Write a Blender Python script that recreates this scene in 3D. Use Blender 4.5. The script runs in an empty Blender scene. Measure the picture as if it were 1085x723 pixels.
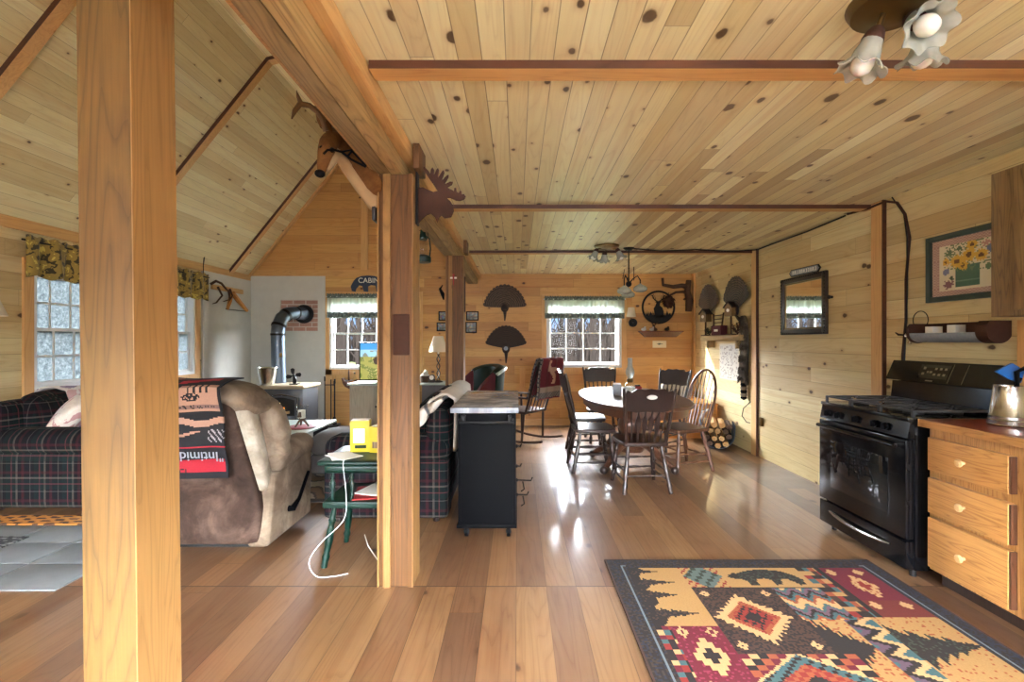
import bpy, bmesh, math, random
from mathutils import Vector, Matrix, noise
PI = math.pi
R = random.Random(7)
SC = bpy.context.scene
COL = SC.collection
EYE = 1.35

# ------------------------------------------------------------------ mesh builder
class MB:
    def __init__(s):
        s.v = []; s.f = []; s.M = None
    def add(s, vs, fs):
        o = len(s.v)
        if s.M is not None: vs = [tuple(s.M @ Vector(p)) for p in vs]
        s.v += [tuple(p) for p in vs]; s.f += [tuple(i+o for i in f) for f in fs]
        return s
    def box(s, x0, x1, y0, y1, z0, z1, b=0.0):
        if x0 > x1: x0, x1 = x1, x0
        if y0 > y1: y0, y1 = y1, y0
        if z0 > z1: z0, z1 = z1, z0
        if b <= 0:
            vs = [(x, y, z) for x in (x0, x1) for y in (y0, y1) for z in (z0, z1)]
            return s.add(vs, [(0,1,3,2), (4,6,7,5), (0,4,5,1), (2,3,7,6), (0,2,6,4), (1,5,7,3)])
        bm = bmesh.new(); bmesh.ops.create_cube(bm, size=1)
        for v in bm.verts:
            v.co = ((x0+x1)/2+v.co.x*(x1-x0), (y0+y1)/2+v.co.y*(y1-y0), (z0+z1)/2+v.co.z*(z1-z0))
        b = min(b, .45*min(x1-x0, y1-y0, z1-z0))
        bmesh.ops.bevel(bm, geom=list(bm.edges), offset=b, segments=2, affect='EDGES', profile=.6)
        bm.verts.index_update()
        s.add([v.co[:] for v in bm.verts], [[v.index for v in f.verts] for f in bm.faces]); bm.free()
        return s
    def hexa(s, pts):   # 8 corners, bottom 4 then top 4, both counter-clockwise
        return s.add(pts, [(3,2,1,0), (4,5,6,7), (0,1,5,4), (1,2,6,5), (2,3,7,6), (3,0,4,7)])
    def tube(s, pts, r, n=8, cap=True, closed=False):
        pts = [Vector(p) for p in pts]; m = len(pts)
        rs = r if isinstance(r, (list, tuple)) else [r]*m
        vs = []; up = None
        for i, p in enumerate(pts):
            if closed: t = pts[(i+1) % m]-pts[i-1]
            else: t = pts[min(i+1, m-1)]-pts[max(i-1, 0)]
            if t.length < 1e-9: t = Vector((0, 0, 1))
            t.normalize()
            if up is None:
                a = Vector((0, 0, 1)) if abs(t.z) < .9 else Vector((1, 0, 0))
                up = (a-t*a.dot(t)).normalized()
            else:
                up = up-t*up.dot(t)
                up = up.normalized() if up.length > 1e-6 else t.orthogonal().normalized()
            w = t.cross(up)
            for k in range(n):
                a = 2*PI*k/n
                vs.append(p+(up*math.cos(a)+w*math.sin(a))*rs[i])
        fs = []
        for i in range(m if closed else m-1):
            j = (i+1) % m
            for k in range(n):
                q = (k+1) % n
                fs.append((i*n+k, i*n+q, j*n+q, j*n+k))
        if cap and not closed:
            fs.append(tuple(range(n-1, -1, -1))); fs.append(tuple((m-1)*n+k for k in range(n)))
        return s.add(vs, fs)
    def lathe(s, prof, c=(0, 0, 0), n=24, M=None, ruffle=None):
        vs = []; m = len(prof)
        for i, (r, z) in enumerate(prof):
            for k in range(n):
                a = 2*PI*k/n; rr = max(r, 1e-4)
                if ruffle: rr, zz = ruffle(rr, z, a)
                else: zz = z
                p = Vector((rr*math.cos(a), rr*math.sin(a), zz))
                if M is not None: p = M @ p
                vs.append((p.x+c[0], p.y+c[1], p.z+c[2]))
        fs = [(i*n+k, i*n+(k+1) % n, (i+1)*n+(k+1) % n, (i+1)*n+k) for i in range(m-1) for k in range(n)]
        if prof[0][0] < .002 or True: pass
        return s.add(vs, fs)
    def prism(s, poly, fn, d):
        n = len(poly); d = Vector(d)
        a = [Vector(fn(u, v)) for u, v in poly]
        vs = a+[p+d for p in a]
        fs = [tuple(range(n)), tuple(range(2*n-1, n-1, -1))]
        fs += [(i, (i+1) % n, n+(i+1) % n, n+i) for i in range(n)]
        return s.add(vs, fs)
    def rbox(s, c, size, r, n=9, puff=0.0, fn=None):
        h = [x/2 for x in size]; r = min(r, min(h)*.98)
        vs = {}; fs = []; L = []
        def idx(i, j, k):
            key = (i, j, k)
            if key not in vs: vs[key] = len(L); L.append(key)
            return vs[key]
        for ax in range(3):
            for sd in (0, n):
                for i in range(n):
                    for j in range(n):
                        q = []
                        for (a, b) in ((i, j), (i+1, j), (i+1, j+1), (i, j+1)):
                            t = [0, 0, 0]; t[ax] = sd; t[(ax+1) % 3] = a; t[(ax+2) % 3] = b
                            q.append(idx(*t))
                        fs.append(tuple(q) if sd else tuple(reversed(q)))
        out = []
        def warp(t): # denser near the rims
            x = 2*t/n-1
            return math.copysign(abs(math.sin(x*PI/2))**1.0, x)
        for key in L:
            p = [warp(t) for t in key]; w = [p[i]*h[i] for i in range(3)]
            q = [max(-(h[i]-r), min(h[i]-r, w[i])) for i in range(3)]
            d = Vector([w[i]-q[i] for i in range(3)])
            o = Vector(q)+(d.normalized()*r if d.length > 1e-9 else Vector((0, 0, 0)))
            if puff:
                for i in range(3):
                    a, b = p[(i+1) % 3], p[(i+2) % 3]
                    if abs(p[i]) > .99: o[i] += math.copysign(puff*(1-a*a)*(1-b*b), p[i])
            o = Vector((o.x+c[0], o.y+c[1], o.z+c[2]))
            if fn: o = Vector(fn(o))
            out.append(o)
        return s.add(out, fs)
    def ball(s, c, r, n=10, sc=(1, 1, 1)):
        vs = [(c[0], c[1], c[2]+r*sc[2])]; fs = []
        for i in range(1, n):
            a = PI*i/n
            for k in range(2*n):
                b = PI*k/n
                vs.append((c[0]+r*sc[0]*math.sin(a)*math.cos(b), c[1]+r*sc[1]*math.sin(a)*math.sin(b), c[2]+r*sc[2]*math.cos(a)))
        vs.append((c[0], c[1], c[2]-r*sc[2])); m = 2*n
        for k in range(m): fs.append((0, 1+k, 1+(k+1) % m))
        for i in range(n-2):
            for k in range(m):
                fs.append((1+i*m+k, 1+(i+1)*m+k, 1+(i+1)*m+(k+1) % m, 1+i*m+(k+1) % m))
        e = len(vs)-1
        for k in range(m): fs.append((e, 1+(n-2)*m+(k+1) % m, 1+(n-2)*m+k))
        return s.add(vs, fs)
    def grid(s, nu, nv, fn):
        vs = [fn(i/nu, j/nv) for j in range(nv+1) for i in range(nu+1)]
        fs = [(j*(nu+1)+i, j*(nu+1)+i+1, (j+1)*(nu+1)+i+1, (j+1)*(nu+1)+i) for j in range(nv) for i in range(nu)]
        return s.add(vs, fs)
    def build(s, name, m=None, parent=None, loc=(0, 0, 0), rot=(0, 0, 0), smooth=40, colors=None, solid=0, recalc=True):
        me = bpy.data.meshes.new(name)
        me.from_pydata(s.v, [], s.f); me.update()
        if recalc and not colors:
            bm = bmesh.new(); bm.from_mesh(me); bmesh.ops.recalc_face_normals(bm, faces=bm.faces); bm.to_mesh(me); bm.free()
        uv = me.uv_layers.new(name='UVMap')
        for p in me.polygons:
            nn = p.normal; a = max(range(3), key=lambda i: abs(nn[i]))
            ij = ((1, 2), (0, 2), (0, 1))[a]
            for li in p.loop_indices:
                co = me.vertices[me.loops[li].vertex_index].co
                uv.data[li].uv = (co[ij[0]], co[ij[1]])
        if colors:
            ca = me.color_attributes.new('Paint', 'FLOAT_COLOR', 'CORNER')
            for p in me.polygons:
                c = colors[p.index]
                for li in p.loop_indices: ca.data[li].color = (c[0], c[1], c[2], 1)
        if smooth:
            for p in me.polygons: p.use_smooth = True
            try: me.set_sharp_from_angle(angle=math.radians(smooth))
            except Exception: pass
        if m is not None: me.materials.append(m)
        o = bpy.data.objects.new(name, me); COL.objects.link(o)
        o.location = loc; o.rotation_euler = rot
        if parent is not None: o.parent = parent
        if solid:
            md = o.modifiers.new('Solid', 'SOLIDIFY'); md.thickness = solid; md.offset = 0
        return o

def tag(o, label=None, cat=None, group=None, kind=None):
    if label: o['label'] = label
    if cat: o['category'] = cat
    if group: o['group'] = group
    if kind: o['kind'] = kind
    return o
def thing(name, label, cat, loc=(0, 0, 0), rz=0, group=None, rx=0, ry=0):
    o = bpy.data.objects.new(name, None); COL.objects.link(o)
    o.empty_display_size = .1
    o.location = loc; o.rotation_euler = (rx, ry, rz)
    return tag(o, label, cat, group)
def struct(mb, name, m, smooth=0, loc=(0, 0, 0), rot=(0, 0, 0)):
    return tag(mb.build(name, m, smooth=smooth, loc=loc, rot=rot), kind='structure')
def kids(o): return [c for c in bpy.data.objects if c.parent == o]
def dup(o, loc, rz=None, label=None, parent=None):
    c = o.copy(); COL.objects.link(c)
    if parent is not None: c.parent = parent
    else:
        c.location = loc
        if rz is not None: c.rotation_euler = (o.rotation_euler.x, o.rotation_euler.y, rz)
        if label: c['label'] = label
    for ch in kids(o): dup(ch, None, parent=c)
    return c
def at(px, py, z):   # survey helper: where the surveyed point lies at depth z
    return ((px-548)*z/500, z, EYE+(361-py)*z/500)

def smooth_path(pts, n=5):
    P = [Vector(p) for p in pts]; P = [P[0]]+P+[P[-1]]; out = []
    for i in range(1, len(P)-2):
        for k in range(n):
            t = k/n; a, b, c, d = P[i-1], P[i], P[i+1], P[i+2]
            out.append(.5*((2*b)+(c-a)*t+(2*a-5*b+4*c-d)*t*t+(3*b-a-3*c+d)*t**3))
    return out+[P[-2]]
# ------------------------------------------------------------------ materials
def srgb(r, g, b):
    f = lambda c: (c/255/12.92) if c/255 <= .04045 else ((c/255+.055)/1.055)**2.4
    return (f(r), f(g), f(b), 1)
class NT:
    def __init__(s, name):
        s.m = bpy.data.materials.new(name); s.m.use_nodes = True
        s.t = s.m.node_tree; s.n = s.t.nodes; s.l = s.t.links
        s.b = s.n['Principled BSDF']
    def new(s, typ, **kw):
        n = s.n.new(typ)
        for k, v in kw.items(): setattr(n, k, v)
        return n
    def link(s, a, b): s.l.new(a, b)
    def setin(s, sock, v):
        if isinstance(v, (int, float)): sock.default_value = v
        elif isinstance(v, (tuple, list)): sock.default_value = v
        else: s.l.new(v, sock)
    def math(s, op, a, b=0.0, c=0.0, clamp=False):
        n = s.n.new('ShaderNodeMath'); n.operation = op; n.use_clamp = clamp
        s.setin(n.inputs[0], a); s.setin(n.inputs[1], b); s.setin(n.inputs[2], c)
        return n.outputs[0]
    def dot(s, v, d):
        n = s.n.new('ShaderNodeVectorMath'); n.operation = 'DOT_PRODUCT'
        s.link(v, n.inputs[0]); n.inputs[1].default_value = d
        return n.outputs['Value']
    def comb(s, x, y, z=0.0):
        n = s.n.new('ShaderNodeCombineXYZ')
        for i, v in enumerate((x, y, z)): s.setin(n.inputs[i], v)
        return n.outputs[0]
    def ramp(s, fac, stops, interp='LINEAR'):
        n = s.n.new('ShaderNodeValToRGB'); e = n.color_ramp.elements; n.color_ramp.interpolation = interp
        while len(e) < len(stops): e.new(.5)
        for el, (p, c) in zip(e, stops):
            el.position = p; el.color = c if isinstance(c, tuple) else (c, c, c, 1)
        s.setin(n.inputs[0], fac)
        return n.outputs[0]
    def mix(s, fac, a, b, mode='MIX'):
        n = s.n.new('ShaderNodeMix'); n.data_type = 'RGBA'; n.blend_type = mode
        s.setin(n.inputs[0], fac); s.setin(n.inputs[6], a); s.setin(n.inputs[7], b)
        return n.outputs[2]
    def noise(s, vec, scale, detail=3, rough=.5, dist=0.0, dim='3D'):
        n = s.n.new('ShaderNodeTexNoise'); n.noise_dimensions = dim
        if vec is not None: s.link(vec, n.inputs['Vector'])
        n.inputs['Scale'].default_value = scale; n.inputs['Detail'].default_value = detail
        n.inputs['Roughness'].default_value = rough; n.inputs['Distortion'].default_value = dist
        return n.outputs['Fac']
    def obj(s): return s.n.new('ShaderNodeTexCoord').outputs['Object']
    def uv(s): return s.n.new('ShaderNodeTexCoord').outputs['UV']
    def bump(s, h, strength=.3, dist=.01):
        n = s.n.new('ShaderNodeBump'); n.inputs['Strength'].default_value = strength; n.inputs['Distance'].default_value = dist
        s.link(h, n.inputs['Height']); s.link(n.outputs[0], s.b.inputs['Normal'])
    def out(s, col=None, rough=None, metal=None, **kw):
        if col is not None: s.setin(s.b.inputs['Base Color'], col)
        if rough is not None: s.setin(s.b.inputs['Roughness'], rough)
        if metal is not None: s.b.inputs['Metallic'].default_value = metal
        for k, v in kw.items(): s.setin(s.b.inputs[k.replace('_', ' ')], v)
        return s.m

def plank(name, A, B, w, L, pal, rough=.5, knots=1.0, kscale=2.6, seam=.018, seamc=(60, 35, 15), grain=.35, coat=0.0,
          streak=.35, zones=None, spec=.5, bump=.25, blotch=.15):
    t = NT(name); P = t.obj()
    a = t.math('DIVIDE', t.math('ADD', t.dot(P, A), 50.0), w); b = t.math('ADD', t.dot(P, B), 50.0)
    idx = t.math('FLOOR', a); fa = t.math('FRACT', a)
    zid = 0.0; zline = None
    if zones:
        for z in zones:
            g = t.math('GREATER_THAN', b, z+50.0)
            zid = t.math('ADD', g, zid)
            ln = t.math('LESS_THAN', t.math('ABSOLUTE', t.math('SUBTRACT', b, z+50.0)), .004)
            zline = ln if zline is None else t.math('MAXIMUM', zline, ln)
        idx = t.math('ADD', idx, t.math('MULTIPLY', zid, 37.0))
    wn = t.new('ShaderNodeTexWhiteNoise', noise_dimensions='1D'); t.link(idx, wn.inputs['W'])
    bb = t.math('DIVIDE', t.math('ADD', b, t.math('MULTIPLY', wn.outputs['Value'], L)), L)
    id2 = t.math('FLOOR', bb); fb = t.math('FRACT', bb)
    w2 = t.new('ShaderNodeTexWhiteNoise', noise_dimensions='2D'); t.link(t.comb(idx, id2), w2.inputs['Vector'])
    rv = w2.outputs['Value']; rc = t.new('ShaderNodeSeparateXYZ'); t.link(w2.outputs['Color'], rc.inputs[0])
    col = t.ramp(rv, [(i/(len(pal)-1), srgb(*c)) for i, c in enumerate(pal)])
    ox = t.math('MULTIPLY', rc.outputs[0], 31.0); oy = t.math('MULTIPLY', rc.outputs[1], 47.0)
    am = t.math('MULTIPLY', a, w)
    au = t.math('ADD', am, ox); bv = t.math('ADD', b, oy)
    # figure: contour lines of a slow noise
    slow = t.noise(t.comb(t.math('MULTIPLY', au, 7.0), t.math('MULTIPLY', bv, .55)), 1.0, 2, .45, .6)
    ring = t.math('FRACT', t.math('MULTIPLY', slow, 13.0))
    ring = t.ramp(ring, [(0, .55), (.35, 0.0), (.8, .25), (1, 1.0)])
    fine = t.noise(t.comb(t.math('MULTIPLY', au, 130.0), t.math('MULTIPLY', bv, 3.5)), 1.0, 3, .6)
    g = t.math('ADD', t.math('MULTIPLY', ring, grain), t.math('MULTIPLY', t.math('SUBTRACT', fine, .5), grain*1.3), clamp=True)
    dark = t.mix(1.0, col, (.50, .33, .20, 1), 'MULTIPLY')
    col = t.mix(g, col, dark)
    # broad heartwood streaks and blotches
    st = t.noise(t.comb(t.math('MULTIPLY', au, 16.0), t.math('MULTIPLY', bv, .5)), 1.0, 2, .5)
    st = t.ramp(st, [(.52, 0.0), (.72, 1.0)])
    heart = t.mix(1.0, col, (.78, .55, .38, 1), 'MULTIPLY')
    col = t.mix(t.math('MULTIPLY', st, streak), col, heart)
    bl = t.ramp(t.noise(P, 1.7, 3, .6), [(.35, 0.0), (.75, 1.0)])
    col = t.mix(t.math('MULTIPLY', bl, blotch), col, t.mix(1.0, col, (.7, .55, .42, 1), 'MULTIPLY'))
    if knots > 0:
        v = t.new('ShaderNodeTexVoronoi', voronoi_dimensions='2D'); v.inputs['Scale'].default_value = 1.0
        t.link(t.comb(t.math('MULTIPLY', au, kscale*1.9), t.math('MULTIPLY', bv, kscale*1.25)), v.inputs['Vector'])
        vc = t.new('ShaderNodeSeparateXYZ'); t.link(v.outputs['Color'], vc.inputs[0])
        size = t.math('MULTIPLY', t.math('SUBTRACT', vc.outputs[0], 1-.62*min(knots, 1.5)), .17, clamp=True)
        wob = t.math('MULTIPLY', t.math('SUBTRACT', t.noise(P, 30, 2), .5), .06)
        dd = t.math('SUBTRACT', t.math('ADD', v.outputs['Distance'], wob), size)
        core = t.math('SUBTRACT', 1.0, t.math('DIVIDE', dd, .03), clamp=True)
        core = t.math('MULTIPLY', core, t.math('GREATER_THAN', size, .008))
        halo = t.math('SUBTRACT', 1.0, t.math('DIVIDE', dd, .15), clamp=True)
        halo = t.math('MULTIPLY', t.math('MULTIPLY', halo, halo), t.math('GREATER_THAN', size, .008))
        col = t.mix(t.math('MULTIPLY', halo, .55), col, t.mix(1.0, col, (.55, .33, .18, 1), 'MULTIPLY'))
        col = t.mix(t.math('MULTIPLY', core, .88), col, srgb(62, 36, 18))
    e = t.math('MINIMUM', fa, t.math('SUBTRACT', 1.0, fa))
    s1 = t.math('SUBTRACT', 1.0, t.math('DIVIDE', e, seam), clamp=True)
    e2 = t.math('MULTIPLY', t.math('MINIMUM', fb, t.math('SUBTRACT', 1.0, fb)), L/w)
    s2 = t.math('SUBTRACT', 1.0, t.math('DIVIDE', e2, seam), clamp=True)
    sm = t.math('MAXIMUM', s1, s2)
    if zline is not None: sm = t.math('MAXIMUM', sm, zline)
    # some joints are tighter than others
    j = t.ramp(t.noise(t.comb(t.math('MULTIPLY', idx, 3.7), t.math('MULTIPLY', b, .6)), 1.0, 1), [(.35, .45), (.6, 1.0)])
    col = t.mix(t.math('MULTIPLY', sm, j), col, srgb(*seamc))
    hgt = t.math('ADD', t.math('MULTIPLY', sm, -1.0), t.math('MULTIPLY', fine, .12))
    t.bump(hgt, bump, .006)
    rg = t.math('ADD', rough-.08, t.math('MULTIPLY', t.noise(P, 5, 3), .16))
    return t.out(col, rg, Coat_Weight=coat, Coat_Roughness=.12, Specular_IOR_Level=spec)

def wood(name, c, dark, axis=2, rough=.45, grain=.5, scale=1.0, knots=.25, coat=0.0, blotch=.3):
    t = NT(name); P = t.obj(); sep = t.new('ShaderNodeSeparateXYZ'); t.link(P, sep.inputs[0])
    oi = t.new('ShaderNodeObjectInfo')
    k = [9.0*scale]*3; k[axis] = .7*scale
    off = t.math('MULTIPLY', oi.outputs['Random'], 20.0)
    cs = [t.math('ADD', t.math('MULTIPLY', sep.outputs[i], k[i]), off) for i in range(3)]
    slow = t.noise(t.comb(*cs), 1.0, 2, .5, .5)
    ring = t.ramp(t.math('FRACT', t.math('MULTIPLY', slow, 11.0)), [(0, .6), (.35, 0.0), (.8, .25), (1, 1.0)])
    k2 = [140.0*scale]*3; k2[axis] = 5.0*scale
    fine = t.noise(t.comb(*[t.math('MULTIPLY', sep.outputs[i], k2[i]) for i in range(3)]), 1.0, 3, .6)
    g = t.math('MULTIPLY', t.math('ADD', ring, t.math('SUBTRACT', fine, .35)), grain, clamp=True)
    col = t.mix(g, srgb(*c), srgb(*dark))
    bl = t.ramp(t.noise(P, 2.2, 3, .6), [(.4, 0.0), (.75, 1.0)])
    col = t.mix(t.math('MULTIPLY', bl, blotch), col, t.mix(1.0, col, (.62, .46, .34, 1), 'MULTIPLY'))
    if knots:
        v = t.new('ShaderNodeTexVoronoi'); v.inputs['Scale'].default_value = 1.0
        kk = [7.0]*3; kk[axis] = 2.2
        t.link(t.comb(*[t.math('ADD', t.math('MULTIPLY', sep.outputs[i], kk[i]), off) for i in range(3)]), v.inputs['Vector'])
        vc = t.new('ShaderNodeSeparateXYZ'); t.link(v.outputs['Color'], vc.inputs[0])
        size = t.math('MULTIPLY', t.math('SUBTRACT', vc.outputs[0], 1-knots), .5, clamp=True)
        core = t.math('SUBTRACT', 1.0, t.math('DIVIDE', t.math('SUBTRACT', v.outputs['Distance'], size), .05), clamp=True)
        core = t.math('MULTIPLY', core, t.math('GREATER_THAN', size, .01))
        col = t.mix(t.math('MULTIPLY', core, .8), col, srgb(58, 34, 18))
    t.bump(fine, .12, .004)
    return t.out(col, rough, Coat_Weight=coat, Coat_Roughness=.15)

def plain(name, c, rough=.5, metal=0.0, var=.12, vs=12, bump=0.0, **kw):
    t = NT(name); P = t.obj()
    n = t.noise(P, vs, 3, .6)
    col = t.mix(t.math('MULTIPLY', n, var*2), srgb(*c), t.mix(1.0, srgb(*c), (.45, .45, .45, 1), 'MULTIPLY'))
    if bump: t.bump(t.noise(P, vs*6, 3, .6), bump, .004)
    return t.out(col, rough, metal, **kw)

def suede(name, a, b, c):
    t = NT(name); P = t.obj()
    n1 = t.noise(P, 3.2, 5, .62, .8); n2 = t.noise(P, 11, 4, .7, .5)
    col = t.ramp(n1, [(.3, srgb(*a)), (.5, srgb(*b)), (.7, srgb(*c))])
    col = t.mix(t.math('MULTIPLY', t.ramp(n2, [(.4, 0.0), (.7, 1.0)]), .5), col, srgb(*a))
    t.bump(t.noise(P, 90, 2), .15, .003)
    return t.out(col, .9, Specular_IOR_Level=.15)

def plaid(name):
    t = NT(name); U = t.uv(); sep = t.new('ShaderNodeSeparateXYZ'); t.link(U, sep.inputs[0])
    def band(x, period, off, width):
        f = t.math('FRACT', t.math('ADD', t.math('DIVIDE', x, period), off))
        return t.math('LESS_THAN', f, width)
    x, y = sep.outputs[0], sep.outputs[1]
    col = srgb(20, 20, 24); first = True
    def lay(col, mask, c, k): return t.mix(t.math('MULTIPLY', mask, k), col, srgb(*c))
    for q, (cx, s) in enumerate(((x, 0.0), (y, .13))):
        col = lay(col, band(cx, .22, s, .36), (20, 38, 36), .4)
        col = lay(col, band(cx, .22, s+.45, .10), (74, 26, 32), .35)
        col = lay(col, band(cx, .11, s+.3, .06), (104, 98, 92), .32)
        col = lay(col, band(cx, .22, s+.62, .04), (112, 104, 92), .34)
        col = lay(col, band(cx, .22, s+.82, .04), (104, 50, 54), .45)
    n = t.noise(t.obj(), 180, 2)
    col = t.mix(t.math('MULTIPLY', n, .5), col, srgb(14, 14, 17))
    t.bump(n, .2, .003)
    return t.out(col, .95, Specular_IOR_Level=.1)

def painted(name, rough=.9, var=.35, vs=120, **kw):
    t = NT(name); a = t.new('ShaderNodeVertexColor', layer_name='Paint')
    n = t.noise(t.obj(), vs, 2, .6)
    col = t.mix(t.math('MULTIPLY', n, var), a.outputs['Color'], t.mix(1.0, a.outputs['Color'], (.35, .35, .35, 1), 'MULTIPLY'))
    t.bump(n, .25, .003)
    return t.out(col, rough, **kw)

def glassy(name, tint=(1, 1, 1, 1), ior=1.45, rough=0.0):
    t = NT(name); tr = t.new('ShaderNodeBsdfTransparent'); tr.inputs[0].default_value = tint
    gl = t.new('ShaderNodeBsdfGlossy'); gl.inputs['Roughness'].default_value = rough
    fr = t.new('ShaderNodeFresnel'); fr.inputs['IOR'].default_value = ior
    mx = t.new('ShaderNodeMixShader'); ge = t.new('ShaderNodeNewGeometry'); t.link(t.math('MULTIPLY', fr.outputs[0], t.math('SUBTRACT', 1.0, ge.outputs['Backfacing'])), mx.inputs[0]); t.link(tr.outputs[0], mx.inputs[1]); t.link(gl.outputs[0], mx.inputs[2])
    t.link(mx.outputs[0], t.n['Material Output'].inputs['Surface'])
    return t.m

M = {}
def desat(pal, k, g=1.0, tint=(1, 1, 1)): return [tuple(min(255, int((sum(c)/3+(x-sum(c)/3)*k)*g*w_)) for x, w_ in zip(c, tint)) for c in pal]
YEL = (.985, 1.012, .94)
CEIL = [(232, 216, 180), (214, 190, 148), (226, 206, 166), (196, 162, 116), (236, 222, 192), (218, 194, 146), (182, 146, 102), (228, 208, 168)]
ROOF = [(232, 214, 176), (222, 198, 154), (236, 222, 190), (212, 182, 136), (230, 210, 168)]
WALL = [(226, 196, 146), (214, 178, 124), (232, 206, 160), (206, 168, 118), (222, 190, 138)]
BACK = [(206, 150, 84), (192, 132, 70), (214, 160, 94), (182, 124, 68), (204, 146, 80)]
FLR = [(160, 116, 72), (132, 92, 58), (172, 128, 80), (118, 80, 54), (152, 108, 70), (164, 118, 72), (128, 88, 58), (176, 136, 92)]
c51 = Vector((1.6, 0, 2.01)).normalized(); c14 = Vector((2.1, 0, .54)).normalized()
M['ceiling'] = plank('knotty pine ceiling boards', (1, 0, 0), (0, 1, 0), .092, 3.1, desat(CEIL, .70, 1.11, YEL), .38, 1.0, 2.6, .03, grain=.22, streak=.35, seamc=(88, 58, 30))
M['roof'] = plank('pine roof boards', tuple(c51), (0, 1, 0), .1, 3.4, desat(ROOF, .8, 1.06, YEL), .5, .6, 2.6, .02, grain=.2, streak=.3, seamc=(96, 64, 34))
M['roof_flat'] = plank('pine upper roof boards', tuple(c14), (0, 1, 0), .1, 3.4, desat(ROOF, .8, 1.06, YEL), .5, .6, 2.6, .02, grain=.2, streak=.3, seamc=(96, 64, 34))
M['wall'] = plank('pine wall boards', (0, 0, 1), (0, 1, 0), .14, 2.7, desat(WALL, .76, 1.04, YEL), .5, .6, 2.2, .016, grain=.25, streak=.4, seamc=(98, 66, 36))
M['backwall'] = plank('amber pine wall boards', (0, 0, 1), (1, 0, 0), .14, 2.4, desat(BACK, .86, 1.06, YEL), .45, .6, 2.2, .016, grain=.3, streak=.45, seamc=(84, 48, 22))
M['floor'] = plank('polished plank floor', (1, 0, 0), (0, 1, 0), .165, 7.0, desat(FLR, .82, .92), .38, .35, 1.3, .014, grain=.42, streak=.5, coat=.7, zones=(2.6, 5.2), bump=.12, seamc=(48, 26, 12), blotch=.45)
M['trim'] = wood('pine trim', (216, 172, 112), (170, 120, 66), 2, .5, .4, knots=.12)
M['trim_y'] = wood('pine trim lengthwise', (214, 172, 112), (164, 114, 64), 1, .5, .4, knots=.12)
M['trim_x'] = wood('pine trim crosswise', (206, 160, 98), (150, 100, 54), 0, .5, .4, knots=.12)
M['postwood'] = wood('rough sawn post timber', (110, 74, 38), (64, 42, 20), 2, .6, .65, knots=.14, blotch=.5)
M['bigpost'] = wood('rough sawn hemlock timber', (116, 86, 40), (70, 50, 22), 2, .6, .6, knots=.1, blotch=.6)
M['postlight'] = wood('pale post highlight', (154, 116, 68), (108, 78, 42), 2, .55, .5, knots=.15)
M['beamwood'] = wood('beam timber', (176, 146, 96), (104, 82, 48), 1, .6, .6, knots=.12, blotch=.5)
M['knobwood'] = plain('turned maple knob', (206, 164, 112), .4, 0, .1)
M['edge_shade'] = wood('dark red brown edge shade', (84, 46, 26), (52, 28, 16), 0, .5, .5)  # dark colour painting the shade on edges that face the camera
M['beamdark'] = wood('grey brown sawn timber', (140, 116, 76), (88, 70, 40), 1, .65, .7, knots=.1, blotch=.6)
M['oak'] = wood('honey oak', (196, 144, 84), (140, 92, 46), 1, .35, .7, 1.6, 0, coat=.25, blotch=.15)
M['oakv'] = wood('upright honey oak', (196, 146, 88), (140, 92, 48), 2, .35, .7, 1.6, 0, coat=.25, blotch=.15)
M['greyoak'] = wood('weathered oak cabinet', (138, 110, 70), (76, 56, 32), 2, .4, .8, 1.5, 0, blotch=.2)
M['worktop'] = wood('red brown worktop', (150, 62, 36), (92, 38, 22), 1, .3, .5, 1.5, 0, coat=.4)
M['darkwood'] = wood('dark stained chair wood', (50, 32, 27), (24, 16, 14), 2, .35, .6, 1.5, 0, coat=.2)
M['midwood'] = wood('brown stained wood', (100, 62, 42), (54, 32, 22), 2, .35, .6, 1.5, 0, coat=.3)
M['tabletop'] = wood('table top wood', (96, 68, 52), (58, 38, 30), 1, .32, .5, 1.2, 0, coat=.1)
M['orangebox'] = wood('amber chest wood', (204, 140, 68), (150, 92, 42), 0, .45, .5, 1.2, .1)
M['black'] = plain('black enamel', (14, 14, 16), .12, 0, .1)
M['blackmatte'] = plain('black paint', (8, 8, 10), .55, 0, .15, 20, .05, Specular_IOR_Level=.05)
M['iron'] = plain('black iron', (26, 24, 24), .55, .4, .2, 40, .1)
M['castiron'] = plain('worn cast iron grate', (88, 88, 90), .35, .7, .25, 30)
M['rust'] = plain('rusty brown metal', (74, 42, 28), .7, .3, .4, 30, .2)
M['steel'] = plain('stainless steel', (200, 198, 194), .22, 1.0, .15, 4)
M['galv'] = plain('galvanised metal', (160, 168, 176), .5, .25, .35, 60)
M['chrome'] = plain('bright chrome', (225, 225, 225), .1, 1.0, .05)
M['brass'] = plain('antique brass', (120, 96, 58), .35, .9, .2)
M['white'] = plain('white vinyl', (236, 238, 238), .4, 0, .03)
M['plaster'] = plain('whitewashed cement board', (214, 214, 206), .85, 0, .16, 7, .35)
M['paper'] = plain('white paper', (240, 238, 230), .8, 0, .03)
M['shade'] = plain('cream lampshade cloth', (232, 222, 198), .8, 0, .05)
M['green'] = plain('dark green paint', (6, 38, 29), .35, 0, .2, 10, Specular_IOR_Level=.25)
M['tealtop'] = plain('pale sage paint', (182, 196, 188), .3, 0, .2, 8)
M['yellow'] = plain('yellow carton', (196, 176, 30), .5, 0, .08)
M['red'] = plain('dull red', (150, 34, 36), .6, 0, .15)
M['navy'] = plain('navy painted metal', (42, 56, 84), .5, .2, .2, 30)
M['canvas'] = plain('blue grey canvas', (84, 94, 108), .85, 0, .25, 12, .2)
M['greyfab'] = plain('grey upholstery', (116, 114, 118), .9, 0, .3, 14, .2)
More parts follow.
